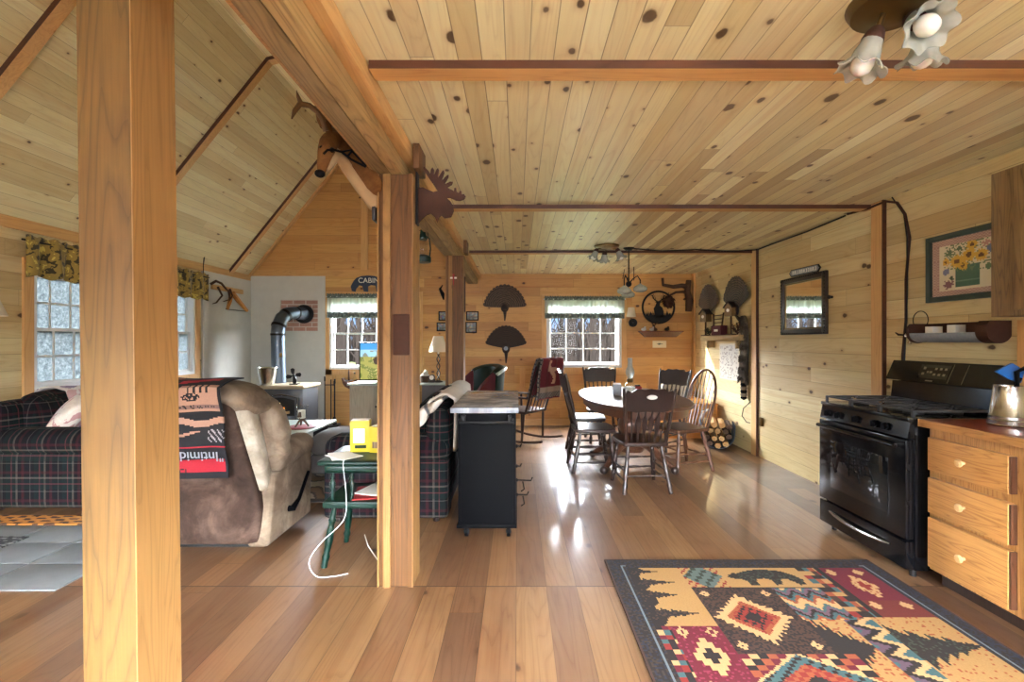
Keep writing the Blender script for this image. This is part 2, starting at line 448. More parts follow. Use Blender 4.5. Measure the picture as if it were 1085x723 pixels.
M['maroonfab'] = plain('maroon upholstery', (92, 34, 40), .9, 0, .3, 12, .2)
M['cream'] = plain('cream wool', (206, 196, 184), .95, 0, .25, 9, .3)
M['suede'] = suede('mottled brown suede', (34, 25, 22), (60, 45, 38), (92, 74, 64))
M['suedelight'] = suede('light taupe suede', (78, 64, 52), (116, 100, 84), (142, 126, 108))
M['suede_lit'] = suede('lit side recess suede', (110, 98, 84), (160, 150, 134), (190, 182, 168))  # lighter suede copy, the light on the side recess put into its colour
M['plaid'] = plaid('dark plaid upholstery')
M['rug'] = painted('woven rug pile', .95, .55, 140)
M['print'] = painted('printed picture', .45, .1, 60)
M['knit'] = painted('woven throw', .95, .4, 120)
M['slate'] = plain('slate tile', (132, 136, 138), .35, 0, .45, 5, .1)
M['stone'] = plain('grey hearth stone', (120, 118, 116), .6, 0, .4, 6, .2)
M['pipe'] = plain('grey stove pipe', (112, 124, 138), .35, .8, .25, 6)
M['stovegrey'] = plain('grey stove enamel', (74, 76, 80), .4, .3, .2, 10)
M['stovetop'] = plain('sand stove top', (176, 160, 130), .4, .2, .2, 10)
M['deerfur'] = suede('deer coat', (70, 42, 20), (112, 74, 38), (146, 106, 60))
M['deerpale'] = plain('pale deer throat', (168, 138, 100), .9, 0, .2, 20, .3)
M['antler'] = plain('antler', (98, 66, 34), .5, 0, .4, 20)
M['pelt'] = suede('raccoon fur', (38, 32, 28), (84, 76, 66), (134, 124, 108))
M['bark'] = plain('tree bark', (18, 15, 13), .9, 0, .4, 4, .4, Specular_IOR_Level=0.0)
M['twig'] = plain('driftwood bark', (84, 58, 40), .8, 0, .4, 14, .4)
M['logend'] = plain('split firewood', (196, 152, 96), .8, 0, .35, 18, .3)
M['glass'] = glassy('window glass', ior=1.2)
M['darkglass'] = plain('black oven glass', (18, 20, 22), .04, 0, .05, Coat_Weight=.6, Coat_Roughness=.03)
M['ash'] = plain('firebox soot', (18, 15, 13), .9)
M['blue'] = plain('blue silicone', (20, 96, 176), .35, 0, .1)
M['bulb'] = plain('opal glass bulb', (246, 244, 236), .25, 0, .02, Subsurface_Weight=.2)
t = NT('frosted ruffled glass'); M['frost'] = t.out(t.mix(t.noise(t.obj(), 40, 2), (.72, .74, .68, 1), (.5, .52, .46, 1)), .25, Transmission_Weight=.35, Alpha=.72)
t = NT('clear lamp glass'); M['lampglass'] = glassy('clear lamp glass', (.93, .95, .95, 1), 1.6, .02)
t = NT('mirror silvering'); M['mirror'] = t.out((.86, .88, .88, 1), .02, 1.0)
t = NT('old brick'); bk = t.new('ShaderNodeTexBrick'); t.link(t.uv(), bk.inputs['Vector'])
for i, c in enumerate(((178, 116, 98), (150, 98, 84), (206, 196, 184))): bk.inputs[1+i].default_value = srgb(*c)
bk.inputs['Scale'].default_value = 1; bk.inputs['Brick Width'].default_value = .2; bk.inputs['Row Height'].default_value = .072; bk.inputs['Mortar Size'].default_value = .008
M['brick'] = t.out(t.mix(t.math('MULTIPLY', t.noise(t.obj(), 18, 4, .7), .6), bk.outputs[0], srgb(196, 180, 168)), .9)
t = NT('clouded winter film'); U = t.obj(); n = t.ramp(t.noise(U, 34, 4, .75), [(.3, (.07, .08, .085, 1)), (.5, (.15, .165, .17, 1)), (.7, (.27, .29, .295, 1))])
tl = t.new('ShaderNodeBsdfTranslucent'); t.link(n, tl.inputs[0]); df = t.new('ShaderNodeBsdfDiffuse'); t.link(n, df.inputs[0])
mx = t.new('ShaderNodeMixShader'); mx.inputs[0].default_value = .45; t.link(tl.outputs[0], mx.inputs[1]); t.link(df.outputs[0], mx.inputs[2])
t.link(mx.outputs[0], t.n['Material Output'].inputs['Surface']); M['film'] = t.m
t = NT('fire glow'); f = t.ramp(t.noise(t.obj(), 9, 2, .5, 1.0), [(.3, srgb(220, 60, 10)), (.5, srgb(255, 150, 40)), (.65, srgb(255, 232, 150))])
M['fire'] = t.out((0, 0, 0, 1), 1, Emission_Color=f, Emission_Strength=2.2)
def fabric_pattern(name, a, b, c, scale, vert=True):
    t = NT(name); P = t.obj(); n = t.noise(P, scale, 3, .55, .6)
    col = t.ramp(n, [(.36, srgb(*a)), (.44, srgb(*b)), (.56, srgb(*b)), (.62, srgb(*c))], 'CONSTANT')
    return t.out(col, .9, Sheen_Weight=.2)
M['valgold'] = fabric_pattern('gold lodge print cloth', (58, 50, 26), (150, 126, 58), (206, 184, 88), 16)
M['valgrey'] = plain('sheer grey cloth', (172, 178, 168), .9, 0, .12, 30)
t = NT('sheer grey gathered cloth'); tl = t.new('ShaderNodeBsdfTranslucent'); tl.inputs[0].default_value = (.72, .75, .70, 1); df = t.new('ShaderNodeBsdfDiffuse'); df.inputs[0].default_value = (.52, .55, .5, 1)
mx = t.new('ShaderNodeMixShader'); mx.inputs[0].default_value = .55; t.link(tl.outputs[0], mx.inputs[1]); t.link(df.outputs[0], mx.inputs[2])
tp_ = t.new('ShaderNodeBsdfTransparent'); m2 = t.new('ShaderNodeMixShader'); m2.inputs[0].default_value = .78; t.link(tp_.outputs[0], m2.inputs[1]); t.link(mx.outputs[0], m2.inputs[2]); t.link(m2.outputs[0], t.n['Material Output'].inputs['Surface']); M['valgrey'] = t.m
M['valband'] = fabric_pattern('grey green patterned band', (74, 84, 80), (112, 122, 114), (160, 168, 158), 60)
M['quilt'] = fabric_pattern('floral quilt cloth', (110, 86, 132), (214, 208, 206), (196, 160, 160), 7)
M['pillow'] = fabric_pattern('floral pillow cloth', (186, 140, 138), (222, 212, 200), (230, 222, 212), 8)
def fan_mat(name, a, b):
    t = NT(name); P = t.obj(); l = t.new('ShaderNodeVectorMath', operation='LENGTH'); t.link(P, l.inputs[0])
    w = t.math('FRACT', t.math('MULTIPLY', t.math('ADD', l.outputs['Value'], t.math('MULTIPLY', t.noise(P, 30, 2), .03)), 34.0))
    col = t.mix(t.ramp(w, [(.3, 0.0), (.7, 1.0)]), srgb(*a), srgb(*b))
    tip = t.math('GREATER_THAN', l.outputs['Value'], .33)
    return t.out(col, .7, Sheen_Weight=.1)
M['feather'] = fan_mat('barred turkey feather', (34, 26, 24), (92, 72, 58))
M['feather2'] = fan_mat('dark turkey feather', (30, 22, 20), (62, 46, 38))
t = NT('winter grass'); M['grass'] = t.out(t.ramp(t.noise(t.obj(), .8, 5, .7), [(.35, srgb(28, 28, 18)), (.6, srgb(34, 42, 22)), (.8, srgb(48, 46, 30))]), .95, Specular_IOR_Level=0.0)
# ================================================================== THE SETTING
XL, XR, YB, YR, ZC = -4.3, 2.84, 7.6, -2.5, 2.44
def wall_cells(mb, axis, pos, thick, a0, a1, b0, b1, holes):
    """boxes round rectangular holes; axis 'x' = wall runs along x at y=pos, 'y' = runs along y at x=pos"""
    A = sorted({a0, a1, *[h[0] for h in holes], *[h[1] for h in holes]}); B = sorted({b0, b1, *[h[2] for h in holes], *[h[3] for h in holes]})
    for i in range(len(A)-1):
        for j in range(len(B)-1):
            ca, cb = (A[i]+A[i+1])/2, (B[j]+B[j+1])/2
            if any(h[0] < ca < h[1] and h[2] < cb < h[3] for h in holes): continue
            if axis == 'x': mb.box(A[i], A[i+1], pos, pos+thick, B[j], B[j+1])
            else: mb.box(pos, pos+thick, A[i], A[i+1], B[j], B[j+1])
WB1 = (-3.02, -2.02, .90, 2.06)     # living room window in the back wall
WB2 = (.47, 1.68, .93, 2.04)        # dining window in the back wall
WL1 = (4.18, 5.06, .92, 2.0)        # left wall windows
WL2 = (5.40, 6.28, .92, 2.0)
WR1 = (-3.8, -1.5, .8, 2.15)        # rear wall openings added for the fill lamps, behind the camera
WR2 = (.1, 2.3, .8, 2.15)
WS = (-1.9, -.3, 1.05, 2.1)         # opening added for a fill lamp, right wall behind the camera
struct(MB().box(XL-.12, XR+.12, YR-.12, YB+.12, -.1, 0), 'floor', M['floor'])
struct(MB().box(-.70, XR+.12, YR-.12, YB+.12, ZC, ZC+.08), 'ceiling', M['ceiling'])
mb = MB(); wall_cells(mb, 'y', XR, .12, YR, YB, 0, ZC, [WS]); struct(mb, 'wall_right', M['wall'])
mb = MB(); wall_cells(mb, 'x', YB, .12, XL-.12, XR+.12, 0, ZC, [WB1, WB2]); struct(mb, 'wall_back', M['backwall'])
mb = MB(); wall_cells(mb, 'y', XL-.12, .12, YR, YB, 0, ZC, [WL1, WL2]); struct(mb, 'wall_left', M['wall'])
mb = MB(); wall_cells(mb, 'x', YR-.12, .12, XL-.12, XR+.12, 0, ZC, [WR1, WR2, ]); struct(mb, 'wall_rear', M['backwall'])
gab = [(-4.42, ZC), (-4.3, ZC), (-2.7, 4.45), (-.64, 4.98), (-.64, ZC)]
struct(MB().prism(gab[1:], lambda u, v: (u, YB, v), (0, .12, 0)), 'wall_gable_back', M['backwall'])
struct(MB().prism(gab[1:], lambda u, v: (u, YR-.12, v), (0, .12, 0)), 'wall_gable_rear', M['backwall'])
struct(MB().box(-.74, -.64, YR, YB, ZC, 5.0), 'wall_loft', M['wall'])
# gambrel roof lining
def slab(p0, p1, th, y0, y1):
    (x0, z0), (x1, z1) = p0, p1
    n = Vector((-(z1-z0), 0, x1-x0)).normalized()*th
    return MB().hexa([(x0, y0, z0), (x1, y0, z1), (x1, y1, z1), (x0, y1, z0), (x0+n.x, y0, z0+n.z), (x1+n.x, y0, z1+n.z), (x1+n.x, y1, z1+n.z), (x0+n.x, y1, z0+n.z)])
struct(slab((-4.34, 2.35), (-2.7, 4.41), .1, YR, YB), 'ceiling_slope', M['roof'])
struct(slab((-2.7, 4.41), (-.6, 4.95), .1, YR, YB), 'ceiling_upper', M['roof_flat'])
# ceiling battens of the dining side
for i, y in enumerate((1.83, 3.76, 5.65)):
    struct(MB().box(-.575, XR, y, y+.085, ZC-.032, ZC), 'trim_%d' % (i+1), M['trim_x'])
    struct(MB().box(-.575, XR, y-.004, y, ZC-.031, ZC), 'trim_%d' % (i+21), M['edge_shade'])  # thin dark strip stands in for the shaded front of the batten
# battens that follow the slope, each with its short upper leg
for i, y in enumerate((3.3, 5.08, 7.02)):
    mb = MB()
    for (p0, p1) in (((-4.3, 2.40), (-2.7, 4.41)), ((-2.72, 4.405), (-.74, 4.914))):
        (x0, z0), (x1, z1) = p0, p1
        n = Vector((z1-z0, 0, -(x1-x0))).normalized()*.035
        mb.hexa([(x0+n.x, y, z0+n.z), (x1+n.x, y, z1+n.z), (x1+n.x, y+.09, z1+n.z), (x0+n.x, y+.09, z0+n.z), (x0, y, z0), (x1, y, z1), (x1, y+.09, z1), (x0, y+.09, z0)])
    struct(mb, 'trim_%d' % (i+4), M['trim'])
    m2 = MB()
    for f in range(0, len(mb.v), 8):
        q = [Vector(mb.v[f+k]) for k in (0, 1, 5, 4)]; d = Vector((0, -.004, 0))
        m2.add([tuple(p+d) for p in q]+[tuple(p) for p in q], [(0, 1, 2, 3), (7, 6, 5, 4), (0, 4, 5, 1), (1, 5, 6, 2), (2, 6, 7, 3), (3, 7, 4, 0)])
    struct(m2, 'trim_%d' % (i+24), M['edge_shade'])  # shaded camera side of the slope batten, put in as dark strips
mb = MB(); n = Vector((2.01, 0, -1.6)).normalized()*.03
mb.hexa([(-4.3+n.x, YB-.07, 2.4+n.z), (-2.7+n.x, YB-.07, 4.41+n.z), (-2.7+n.x, YB, 4.41+n.z), (-4.3+n.x, YB, 2.4+n.z), (-4.3, YB-.07, 2.4), (-2.7, YB-.07, 4.41), (-2.7, YB, 4.41), (-4.3, YB, 2.4)])
struct(mb, 'trim_7', M['trim'])
struct(MB().box(XL, -.78, YB-.025, YB, 2.40, 2.50), 'trim_8', M['trim_x'])
struct(MB().box(XL, XL+.025, YR, YB, 2.31, 2.41), 'trim_9', M['trim_y'])
struct(MB().box(-2.51, -2.40, YB-.025, YB, 2.5, 4.4), 'trim_10', M['trim'])
struct(MB().box(XR-.028, XR, 3.64, 3.75, 0, ZC), 'trim_11', M['trim'])
struct(MB().box(XR-.028, XR, 5.56, 5.67, .0, ZC), 'trim_12', M['trim'])
for k, y in enumerate((3.64, 5.56)): struct(MB().box(XR-.028, XR, y-.012, y, 0, ZC), 'trim_%d' % (k+27), M['edge_shade'])  # dark strips paint the shade on the near side of the wall posts
struct(MB().box(XR-.022, XR, 2.52, 2.66, .92, 1.47), 'trim_13', M['trim'])
struct(MB().box(XR-.03, XR, YB-.09, YB, .5, ZC), 'trim_14', M['trim'])
struct(MB().box(-3.08, -.6, YB-.022, YB, 2.05+.1, 2.40), 'trim_15', M['backwall'])
struct(MB().box(.04, .13, YB-.02, YB, .1, .93), 'trim_16', M['trim'])
struct(MB().box(-1.66, -1.52, YB-.02, YB, .7, 2.2), 'trim_17', M['trim'])
struct(MB().box(-3.09, -2.98, YB-.022, YB, .1, .9), 'trim_18', M['trim'])
struct(MB().box(-.6, XR, YB-.025, YB, 0, .1), 'baseboard_back', M['trim_x'])
# whitewashed fire-proof boards round the stove
struct(MB().box(XL, XL+.03, 6.42, YB-.03, .0, 2.32), 'wall_board_left', M['plaster'])
BR = (-3.80, -3.20, 1.52, 2.02)
mb = MB(); wall_cells(mb, 'x', YB-.03, .03, XL, -3.08, 0, 2.4, [BR]); struct(mb, 'wall_board_back', M['plaster'])
struct(MB().box(BR[0], BR[1], YB-.012, YB, BR[2], BR[3]), 'wall_brick_patch', M['brick'])

def window(n, axis, pos, a0, a1, z0, z1, inward, cols, rows, sashes=2, film=False, cas=.085, sillm='trim_x', casing='trim', frame_w=.035):
    """double-hung window; axis like wall_cells, pos = inner wall face, inward = +1/-1 (towards the room)"""
    def bx(mb, a, b, d0, d1, c, d, bev=0):
        if axis == 'x': return mb.box(a, b, pos+inward*d0, pos+inward*d1, c, d, bev)
        return mb.box(pos+inward*d0, pos+inward*d1, a, b, c, d, bev)
    root = bpy.data.objects.new('window_%d' % n, None); COL.objects.link(root); root['kind'] = 'structure'
    mb = MB()
    bx(mb, a0-cas, a0, 0, .022, z0-cas, z1+cas); bx(mb, a1, a1+cas, 0, .022, z0-cas, z1+cas); bx(mb, a0, a1, 0, .022, z1, z1+cas)
    bx(mb, a0, a1, 0, .022, z0-cas, z0)
    tag(mb.build('window_casing', M[casing], root, smooth=0))
    mb = MB(); w = frame_w
    bx(mb, a0, a0+w, -.11, .012, z0, z1); bx(mb, a1-w, a1, -.11, .012, z0, z1); bx(mb, a0+w, a1-w, -.11, .012, z1-w, z1); bx(mb, a0+w, a1-w, -.11, .012, z0, z0+w)
    mb.build('window_frame', M['white'], root, smooth=0)
    spans = [(z0+w, z1-w, -.05)] if sashes == 1 else [(z0+w, (z0+z1)/2+.015, -.03), ((z0+z1)/2-.015, z1-w, -.065)]
    for (s0, s1, d) in spans:
        mb = MB(); A0, A1 = a0+w, a1-w; q = .03
        bx(mb, A0, A0+q, d-.03, d, s0, s1); bx(mb, A1-q, A1, d-.03, d, s0, s1); bx(mb, A0+q, A1-q, d-.03, d, s0, s0+q); bx(mb, A0+q, A1-q, d-.03, d, s1-q, s1)
        for i in range(1, cols):
            x = A0+(A1-A0)*i/cols; bx(mb, x-.010, x+.010, d-.024, d-.008, s0+q, s1-q)
        for j in range(1, rows):
            z = s0+(s1-s0)*j/rows; bx(mb, A0+q, A1-q, d-.0235, d-.0085, z-.010, z+.010)
        sa = mb.build('sash', M['white'], root, smooth=0)
        mb = MB(); bx(mb, A0+q, A1-q, d-.018, d-.014, s0+q, s1-q)
        mb.build('pane', M['film'] if film else M['glass'], sa, smooth=0)
    return root
window(1, 'y', XL, *WL1, 1, 4, 2, film=True)
window(2, 'y', XL, *WL2, 1, 4, 2, film=True)
window(3, 'x', YB, *WB1, -1, 4, 2)
window(4, 'x', YB, *WB2, -1, 4, 4, sashes=1, frame_w=.05, cas=.075)
window(5, 'x', YR, *WR1, 1, 3, 2)  # added window in the rear fill lamp opening, behind the camera
window(6, 'x', YR, *WR2, 1, 3, 2)
window(7, 'y', XR, *WS, -1, 3, 2)  # added window in the unseen right wall fill lamp opening

# ------------------------------------------------------------------ posts and header
def post(x0, x1, y0, y1, top, label, cap):
    t = thing('support_post', label, 'post', ((x0+x1)/2, (y0+y1)/2, 0)); w = (x1-x0)/2; d = (y1-y0)/2
    MB().box(-w+.02, w-.03, -d+.012, d, 0, top, .004).build('timber', M['postwood'], t)
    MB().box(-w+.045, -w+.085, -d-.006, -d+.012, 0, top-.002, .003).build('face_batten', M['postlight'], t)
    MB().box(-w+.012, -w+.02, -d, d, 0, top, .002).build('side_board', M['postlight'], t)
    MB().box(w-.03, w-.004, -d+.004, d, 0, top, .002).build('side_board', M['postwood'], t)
    MB().box(w-.004, w, -d, d, 0, top).build('highlight_strip', M['postlight'], t)  # pale strip paints the sunlit highlight down the right side of the post
    if cap: MB().box(w, w+.035, -d, d, top+.03, 2.438, .003).build('corbel', M['postwood'], t)
    return t
pA = post(-.78, -.572, 2.586, 2.766, 2.272, 'middle support post of brown rough timber, switch plate on its face', True)
MB().box(-.005, .085, -.094, -.079, 1.275, 1.50, .006).build('switch_plate', M['rust'], pA)
pB = post(-.78, -.575, 5.05, 5.23, 2.272, 'farthest support post, under the header beyond the plaid sofa', True)
t = thing('support_post', 'nearest square timber post, tall in the left foreground', 'post', (-1.135, 1.405, 0), 0, None, 0, math.radians(-.65))
MB().box(-.075, .075, -.085, .085, 0, 4.76, .006).build('timber', M['bigpost'], t)
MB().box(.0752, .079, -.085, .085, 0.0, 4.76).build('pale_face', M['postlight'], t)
hd = thing('header_beam', 'long header beam carried by the timber posts, above the sofa end', 'beam', (-.708, 2.55, 2.274))
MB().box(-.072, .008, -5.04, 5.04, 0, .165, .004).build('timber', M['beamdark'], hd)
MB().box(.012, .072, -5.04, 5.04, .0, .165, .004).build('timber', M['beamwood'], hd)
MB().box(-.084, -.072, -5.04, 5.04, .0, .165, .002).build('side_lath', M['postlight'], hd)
MB().box(.072, .125, -5.04, 5.04, .085, .163, .003).build('crown_board', M['trim_y'], hd)

# ------------------------------------------------------------------ outdoors
tag(MB().box(-45, 45, 7.8, 70, -.75, -.7).build('winter_lawn', M['grass']), kind='structure')
tag(MB().box(-45, -4.6, -8, 7.8, -.75, -.7).build('side_lawn', M['grass']), kind='structure')
def bare_tree(seed, h):
    r = random.Random(seed); mb = MB(); lean = (r.uniform(-.05, .05), r.uniform(-.05, .05))
    tr = [(lean[0]*h*k/6+r.uniform(-.04, .04)*(k > 0), lean[1]*h*k/6, h*k/6-.1) for k in range(7)]
    mb.tube(tr, [.14*(1-k/7.5)+.02 for k in range(7)], 6)
    for b in range(11):
        k = r.uniform(1.2, 5.8); i = int(k); p = Vector(tr[i]).lerp(Vector(tr[i+1]), k-i)
        a = r.uniform(0, 2*PI); L = r.uniform(.8, 1.8)*(1-k/9)
        q = p+Vector((math.cos(a), math.sin(a), r.uniform(.7, 1.4)))*L*.55; e = q+Vector((math.cos(a)*.5, math.sin(a)*.5, 1.0))*L*.6
        mb.tube([p, q, e], [.045, .03, .008], 4)
    return mb
protos = []
for k in range(5):
    o = bare_tree(20+k, 6.0+k*.5).build('bare_tree', M['bark'], None, smooth=60)
    tag(o, 'bare winter tree standing in the woods outside the back windows', 'tree', 'bare trees in the woods'); protos.append(o)
rr = random.Random(3); spots_ = []
for _ in range(4000):
    y = rr.uniform(17, 42); x = rr.uniform(-.60, .36)*y
    if x < -.46*y-1: continue
    if any(abs((x-a)*.36+(y-b)*.92) < 2.2 for a, b in ((1.07, 7.6), (-2.5, 7.6))): continue
    if all((x-a)**2+(y-b)**2 > 2.1**2 for a, b in spots_): spots_.append((x, y))
    if len(spots_) == 150: break
for k, (x, y) in enumerate(spots_):
    o = protos[k] if k < 5 else dup(protos[k % 5], (0, 0, 0))
    o.location = (x, y, -.7); o.rotation_euler = (0, 0, rr.uniform(0, 6)); s = rr.uniform(.8, 1.2)*(.8 if y < 22 else 1.0); o.scale = (s, s, s)
# a dense brushy hedgerow at the far edge of the field
mb = MB(); rb = random.Random(5)
for k in range(1500):
    x = rb.uniform(-32, 22); y = rb.uniform(46, 54); h = rb.uniform(2.2, 5.2)
    mb.tube([(x, y, -.7), (x+rb.uniform(-.5, .5), y, h*.5-.7), (x+rb.uniform(-1, 1), y, h-.7)], [.13, .09, .02], 4, cap=False)
tag(mb.build('brushwood', M['bark'], None, smooth=60), 'tangle of leafless brush along the far edge of the woods', 'brush', kind='stuff')

# ------------------------------------------------------------------ light
w = bpy.data.worlds.new('sky'); SC.world = w; w.use_nodes = True; nt = w.node_tree
tc = nt.nodes.new('ShaderNodeTexCoord'); sp = nt.nodes.new('ShaderNodeSeparateXYZ'); nt.links.new(tc.outputs['Generated'], sp.inputs[0])
rp = nt.nodes.new('ShaderNodeValToRGB'); e = rp.color_ramp.elements
e[0].position = .0; e[0].color = (.03, .04, .055, 1); e[1].position = .06; e[1].color = (.06, .10, .17, 1)
for p, c in ((.12, (1.6, 1.8, 2.0, 1)), (.19, (13, 14, 15.2, 1)), (.5, (14, 15, 16.4, 1))):
    q = e.new(p); q.color = c
nt.links.new(sp.outputs['Z'], rp.inputs[0]); nt.links.new(rp.outputs[0], nt.nodes['Background'].inputs['Color'])
nt.nodes['Background'].inputs['Strength'].default_value = 5.0
def area(name, loc, rot, sx, sy, power, color=(1, 1, 1)):
    L = bpy.data.lights.new(name, 'AREA'); L.shape = 'RECTANGLE'; L.size = sx; L.size_y = sy; L.energy = power; L.color = color
    o = bpy.data.objects.new(name, L); COL.objects.link(o); o.location = loc; o.rotation_euler = rot
    return o
area('fill_rear_right', (1.2, YR-.2, 1.475), (math.radians(104), 0, 0), 2.15, 1.3, 64, (.86, .93, 1))  # added fill lamp behind the camera, brightens the room from the rear
area('fill_rear_left', (-2.65, YR-.2, 1.475), (math.radians(104), 0, 0), 2.25, 1.3, 38, (.86, .93, 1))  # second added rear fill lamp, on the living side
area('fill_right_wall', (XR+.2, -1.1, 1.57), (math.radians(90), 0, math.radians(90)), 1.55, 1.0, 48, (.86, .93, 1))  # added fill lamp outside the unseen right wall opening
for k, (x0, x1, z0, z1) in enumerate((WB1, WB2)):
    o = area('sky_portal_%d' % k, ((x0+x1)/2, YB+.13, (z0+z1)/2), (math.radians(-90), 0, 0), x1-x0, z1-z0, 1); o.data.cycles.is_portal = True
for k, (y0, y1, z0, z1) in enumerate((WL1, WL2)):
    o = area('sky_portal_side_%d' % k, (XL-.13, (y0+y1)/2, (z0+z1)/2), (math.radians(90), 0, math.radians(-90)), y1-y0, z1-z0, 1); o.data.cycles.is_portal = True
s = bpy.data.lights.new('sun', 'SUN'); s.energy = 14; s.angle = .02; s.color = (1, .95, .86)
so = bpy.data.objects.new('sun', s); COL.objects.link(so)
so.rotation_euler = Vector((.92, -.36, -.36)).to_track_quat('-Z', 'Y').to_euler()
cam = bpy.data.cameras.new('camera'); co = bpy.data.objects.new('camera', cam); COL.objects.link(co)
cam.lens = 36*500/1085; cam.sensor_width = 36; cam.shift_x = -5.5/1085; cam.shift_y = 0.5/1085
cam.clip_start = .05; cam.clip_end = 300
co.location = (0, 0, EYE); co.rotation_euler = (math.radians(90), 0, 0); SC.camera = co
SC.view_settings.view_transform = 'Standard'; SC.view_settings.look = 'None'; SC.view_settings.gamma = 1; SC.view_settings.use_curve_mapping = False
SC.view_settings.exposure = 0.95
# ================================================================== KITCHEN SIDE
# ---- gas range (front faces -X; local origin at floor centre; local x = world x, y = world y)
def make_range():
    t = thing('gas_range', 'black freestanding gas range with oven window beside the oak drawers', 'stove', (2.52, 3.055, 0))
    xf, xb, hw = -.30, .30, .385
    MB().box(xf+.03, xb, -hw, hw, .05, .895, .004).build('body', M['black'], t)
    mb = MB()
    for x in (xf+.06, xb-.06):
        for y in (-hw+.05, hw-.05): mb.tube([(x, y, 0), (x, y, .055)], .018, 8)
    mb.build('levelling_feet', M['iron'], t)
    ck = MB().box(xf-.008, xb-.10, -hw, hw, .893, .917, .006).build('cooktop', M['black'], t)
    mb = MB()
    for (x, y, r) in ((-.14, -.22, .05), (-.14, .22, .05), (.10, -.22, .045), (.10, .22, .045), (-.02, 0, .055)):
        mb.tube([(x, y, .917), (x, y, .929)], r, 18); mb.tube([(x, y, .929), (x, y, .935)], r*.7, 18)
    mb.build('burner_caps', M['iron'], ck)
    for yc in (-.252, 0, .252):
        mb = MB(); a, b = yc-.12, yc+.12; x0, x1 = xf+.03, xb-.13; z = .952
        for y in (a, b): mb.box(x0, x1, y-.006, y+.006, z-.006, z+.006)
        for x in (x0, (x0+x1)/2, x1): mb.box(x-.006, x+.006, a-.006, b+.006, z-.0055, z+.0055)
        for cx in ((x0*3+x1)/4, (x0+3*x1)/4):
            for k in range(4):
                an = PI/2*k+PI/4
                mb.tube([(cx+.025*math.cos(an), yc+.025*math.sin(an), z+.002), (cx+.105*math.cos(an), yc+.10*math.sin(an), z+.002)], .005, 5)
            mb.box(cx-.1, cx-.02, yc-.005, yc+.005, z-.005, z+.007); mb.box(cx+.02, cx+.1, yc-.005, yc+.005, z-.005, z+.007)
        for x in (x0, x1):
            for y in (a, b): mb.box(x-.007, x+.007, y-.007, y+.007, .916, z)
        mb.build('grate', M['castiron'], t)
    pn = MB().hexa([(xf-.012, -hw, .80), (xf+.03, -hw, .80), (xf+.03, hw, .80), (xf-.012, hw, .80), (xf+.004, -hw, .893), (xf+.03, -hw, .893), (xf+.03, hw, .893), (xf+.004, hw, .893)]).build('control_panel', M['black'], t, smooth=0)
    for y in (.30, .19, .025, -.137, -.225):
        k = MB().tube([(xf-.008, y, .846), (xf-.024, y, .843)], .021, 16)
        k.box(xf-.036, xf-.022, y-.006, y+.006, .825, .861, .002); k.build('knob', M['blackmatte'], pn)
    d = MB().box(xf-.02, xf+.03, -hw+.003, hw-.003, .225, .79, .008).build('oven_door', M['black'], t)
    MB().box(xf-.0225, xf-.019, -.255, .255, .33, .66, .001).build('oven_window', M['darkglass'], d)
    mb = MB(); mb.tube([(xf-.055, -.345, .752), (xf-.062, -.2, .754), (xf-.064, 0, .755), (xf-.062, .2, .754), (xf-.055, .345, .752)], .013, 10)
    for y in (-.335, .335): mb.box(xf-.055, xf-.018, y-.012, y+.012, .74, .766, .004)
    mb.build('door_handle', M['black'], d)
    dr = MB().box(xf-.018, xf+.03, -hw+.003, hw-.003, .055, .213, .008).build('drawer', M['black'], t)
    mb = MB(); pts = [(xf-.02-.022*math.sin(PI*i/10), -.27+.054*i, .155-.012*math.sin(PI*i/10)) for i in range(11)]
    mb.tube(pts, [.006]+[.012]*9+[.006], 8); mb.build('drawer_handle', M['steel'], dr)
    bg = MB().hexa([(xb-.10, -hw, .915), (xb, -hw, .915), (xb, hw, .915), (xb-.10, hw, .915), (xb-.085, -hw, 1.07), (xb, -hw, 1.07), (xb, hw, 1.07), (xb-.085, hw, 1.07)]).build('rear_riser', M['black'], t, smooth=0)
    cp = MB().hexa([(xb-.135, -hw, 1.08), (xb+.0, -hw, 1.07), (xb+.0, hw, 1.07), (xb-.135, hw, 1.08), (xb-.075, -hw, 1.215), (xb, -hw, 1.205), (xb, hw, 1.205), (xb-.075, hw, 1.215)]).build('backguard', M['black'], t, smooth=0)
    s = Vector((.06, 0, .135)).normalized(); n = Vector((-.135, 0, .06)).normalized()
    def P(y, v, d=.0015): # point on the sloped fascia: y, height fraction v
        return Vector((xb-.135, y, 1.08))+Vector((.06, 0, .135))*v+n*d
    def patch(mb, y0, y1, v0, v1, d=.002): return mb.hexa([tuple(P(*q)) for q in ((y0, v0, -.001), (y1, v0, -.001), (y1, v1, -.001), (y0, v1, -.001), (y0, v0, d), (y1, v0, d), (y1, v1, d), (y0, v1, d))])
    ds = patch(MB(), -.09, .13, .2, .85).build('display', M['darkglass'], cp, smooth=0)
    mb = MB()
    for i in range(3):
        for v in (.35, .62): patch(mb, -.07+.035*i, -.052+.035*i, v, v+.1, .003)
    for v in (.35, .62): patch(mb, .085, .105, v, v+.12, .003)
    patch(mb, .055, .07, .45, .55, .003); patch(mb, .03, .05, .45, .55, .003)
    mb.build('touch_keys', M['steel'], cp, smooth=0)
    patch(MB(), -.0, .055, .06, .11, .003).build('maker_plate', M['steel'], cp, smooth=0)
    mb = MB()
    for y in (-.105, -.20): patch(mb, y-.0012, y+.0012, .05, .93, .003)
    mb.build('fascia_lines', M['steel'], cp, smooth=0)
make_range()

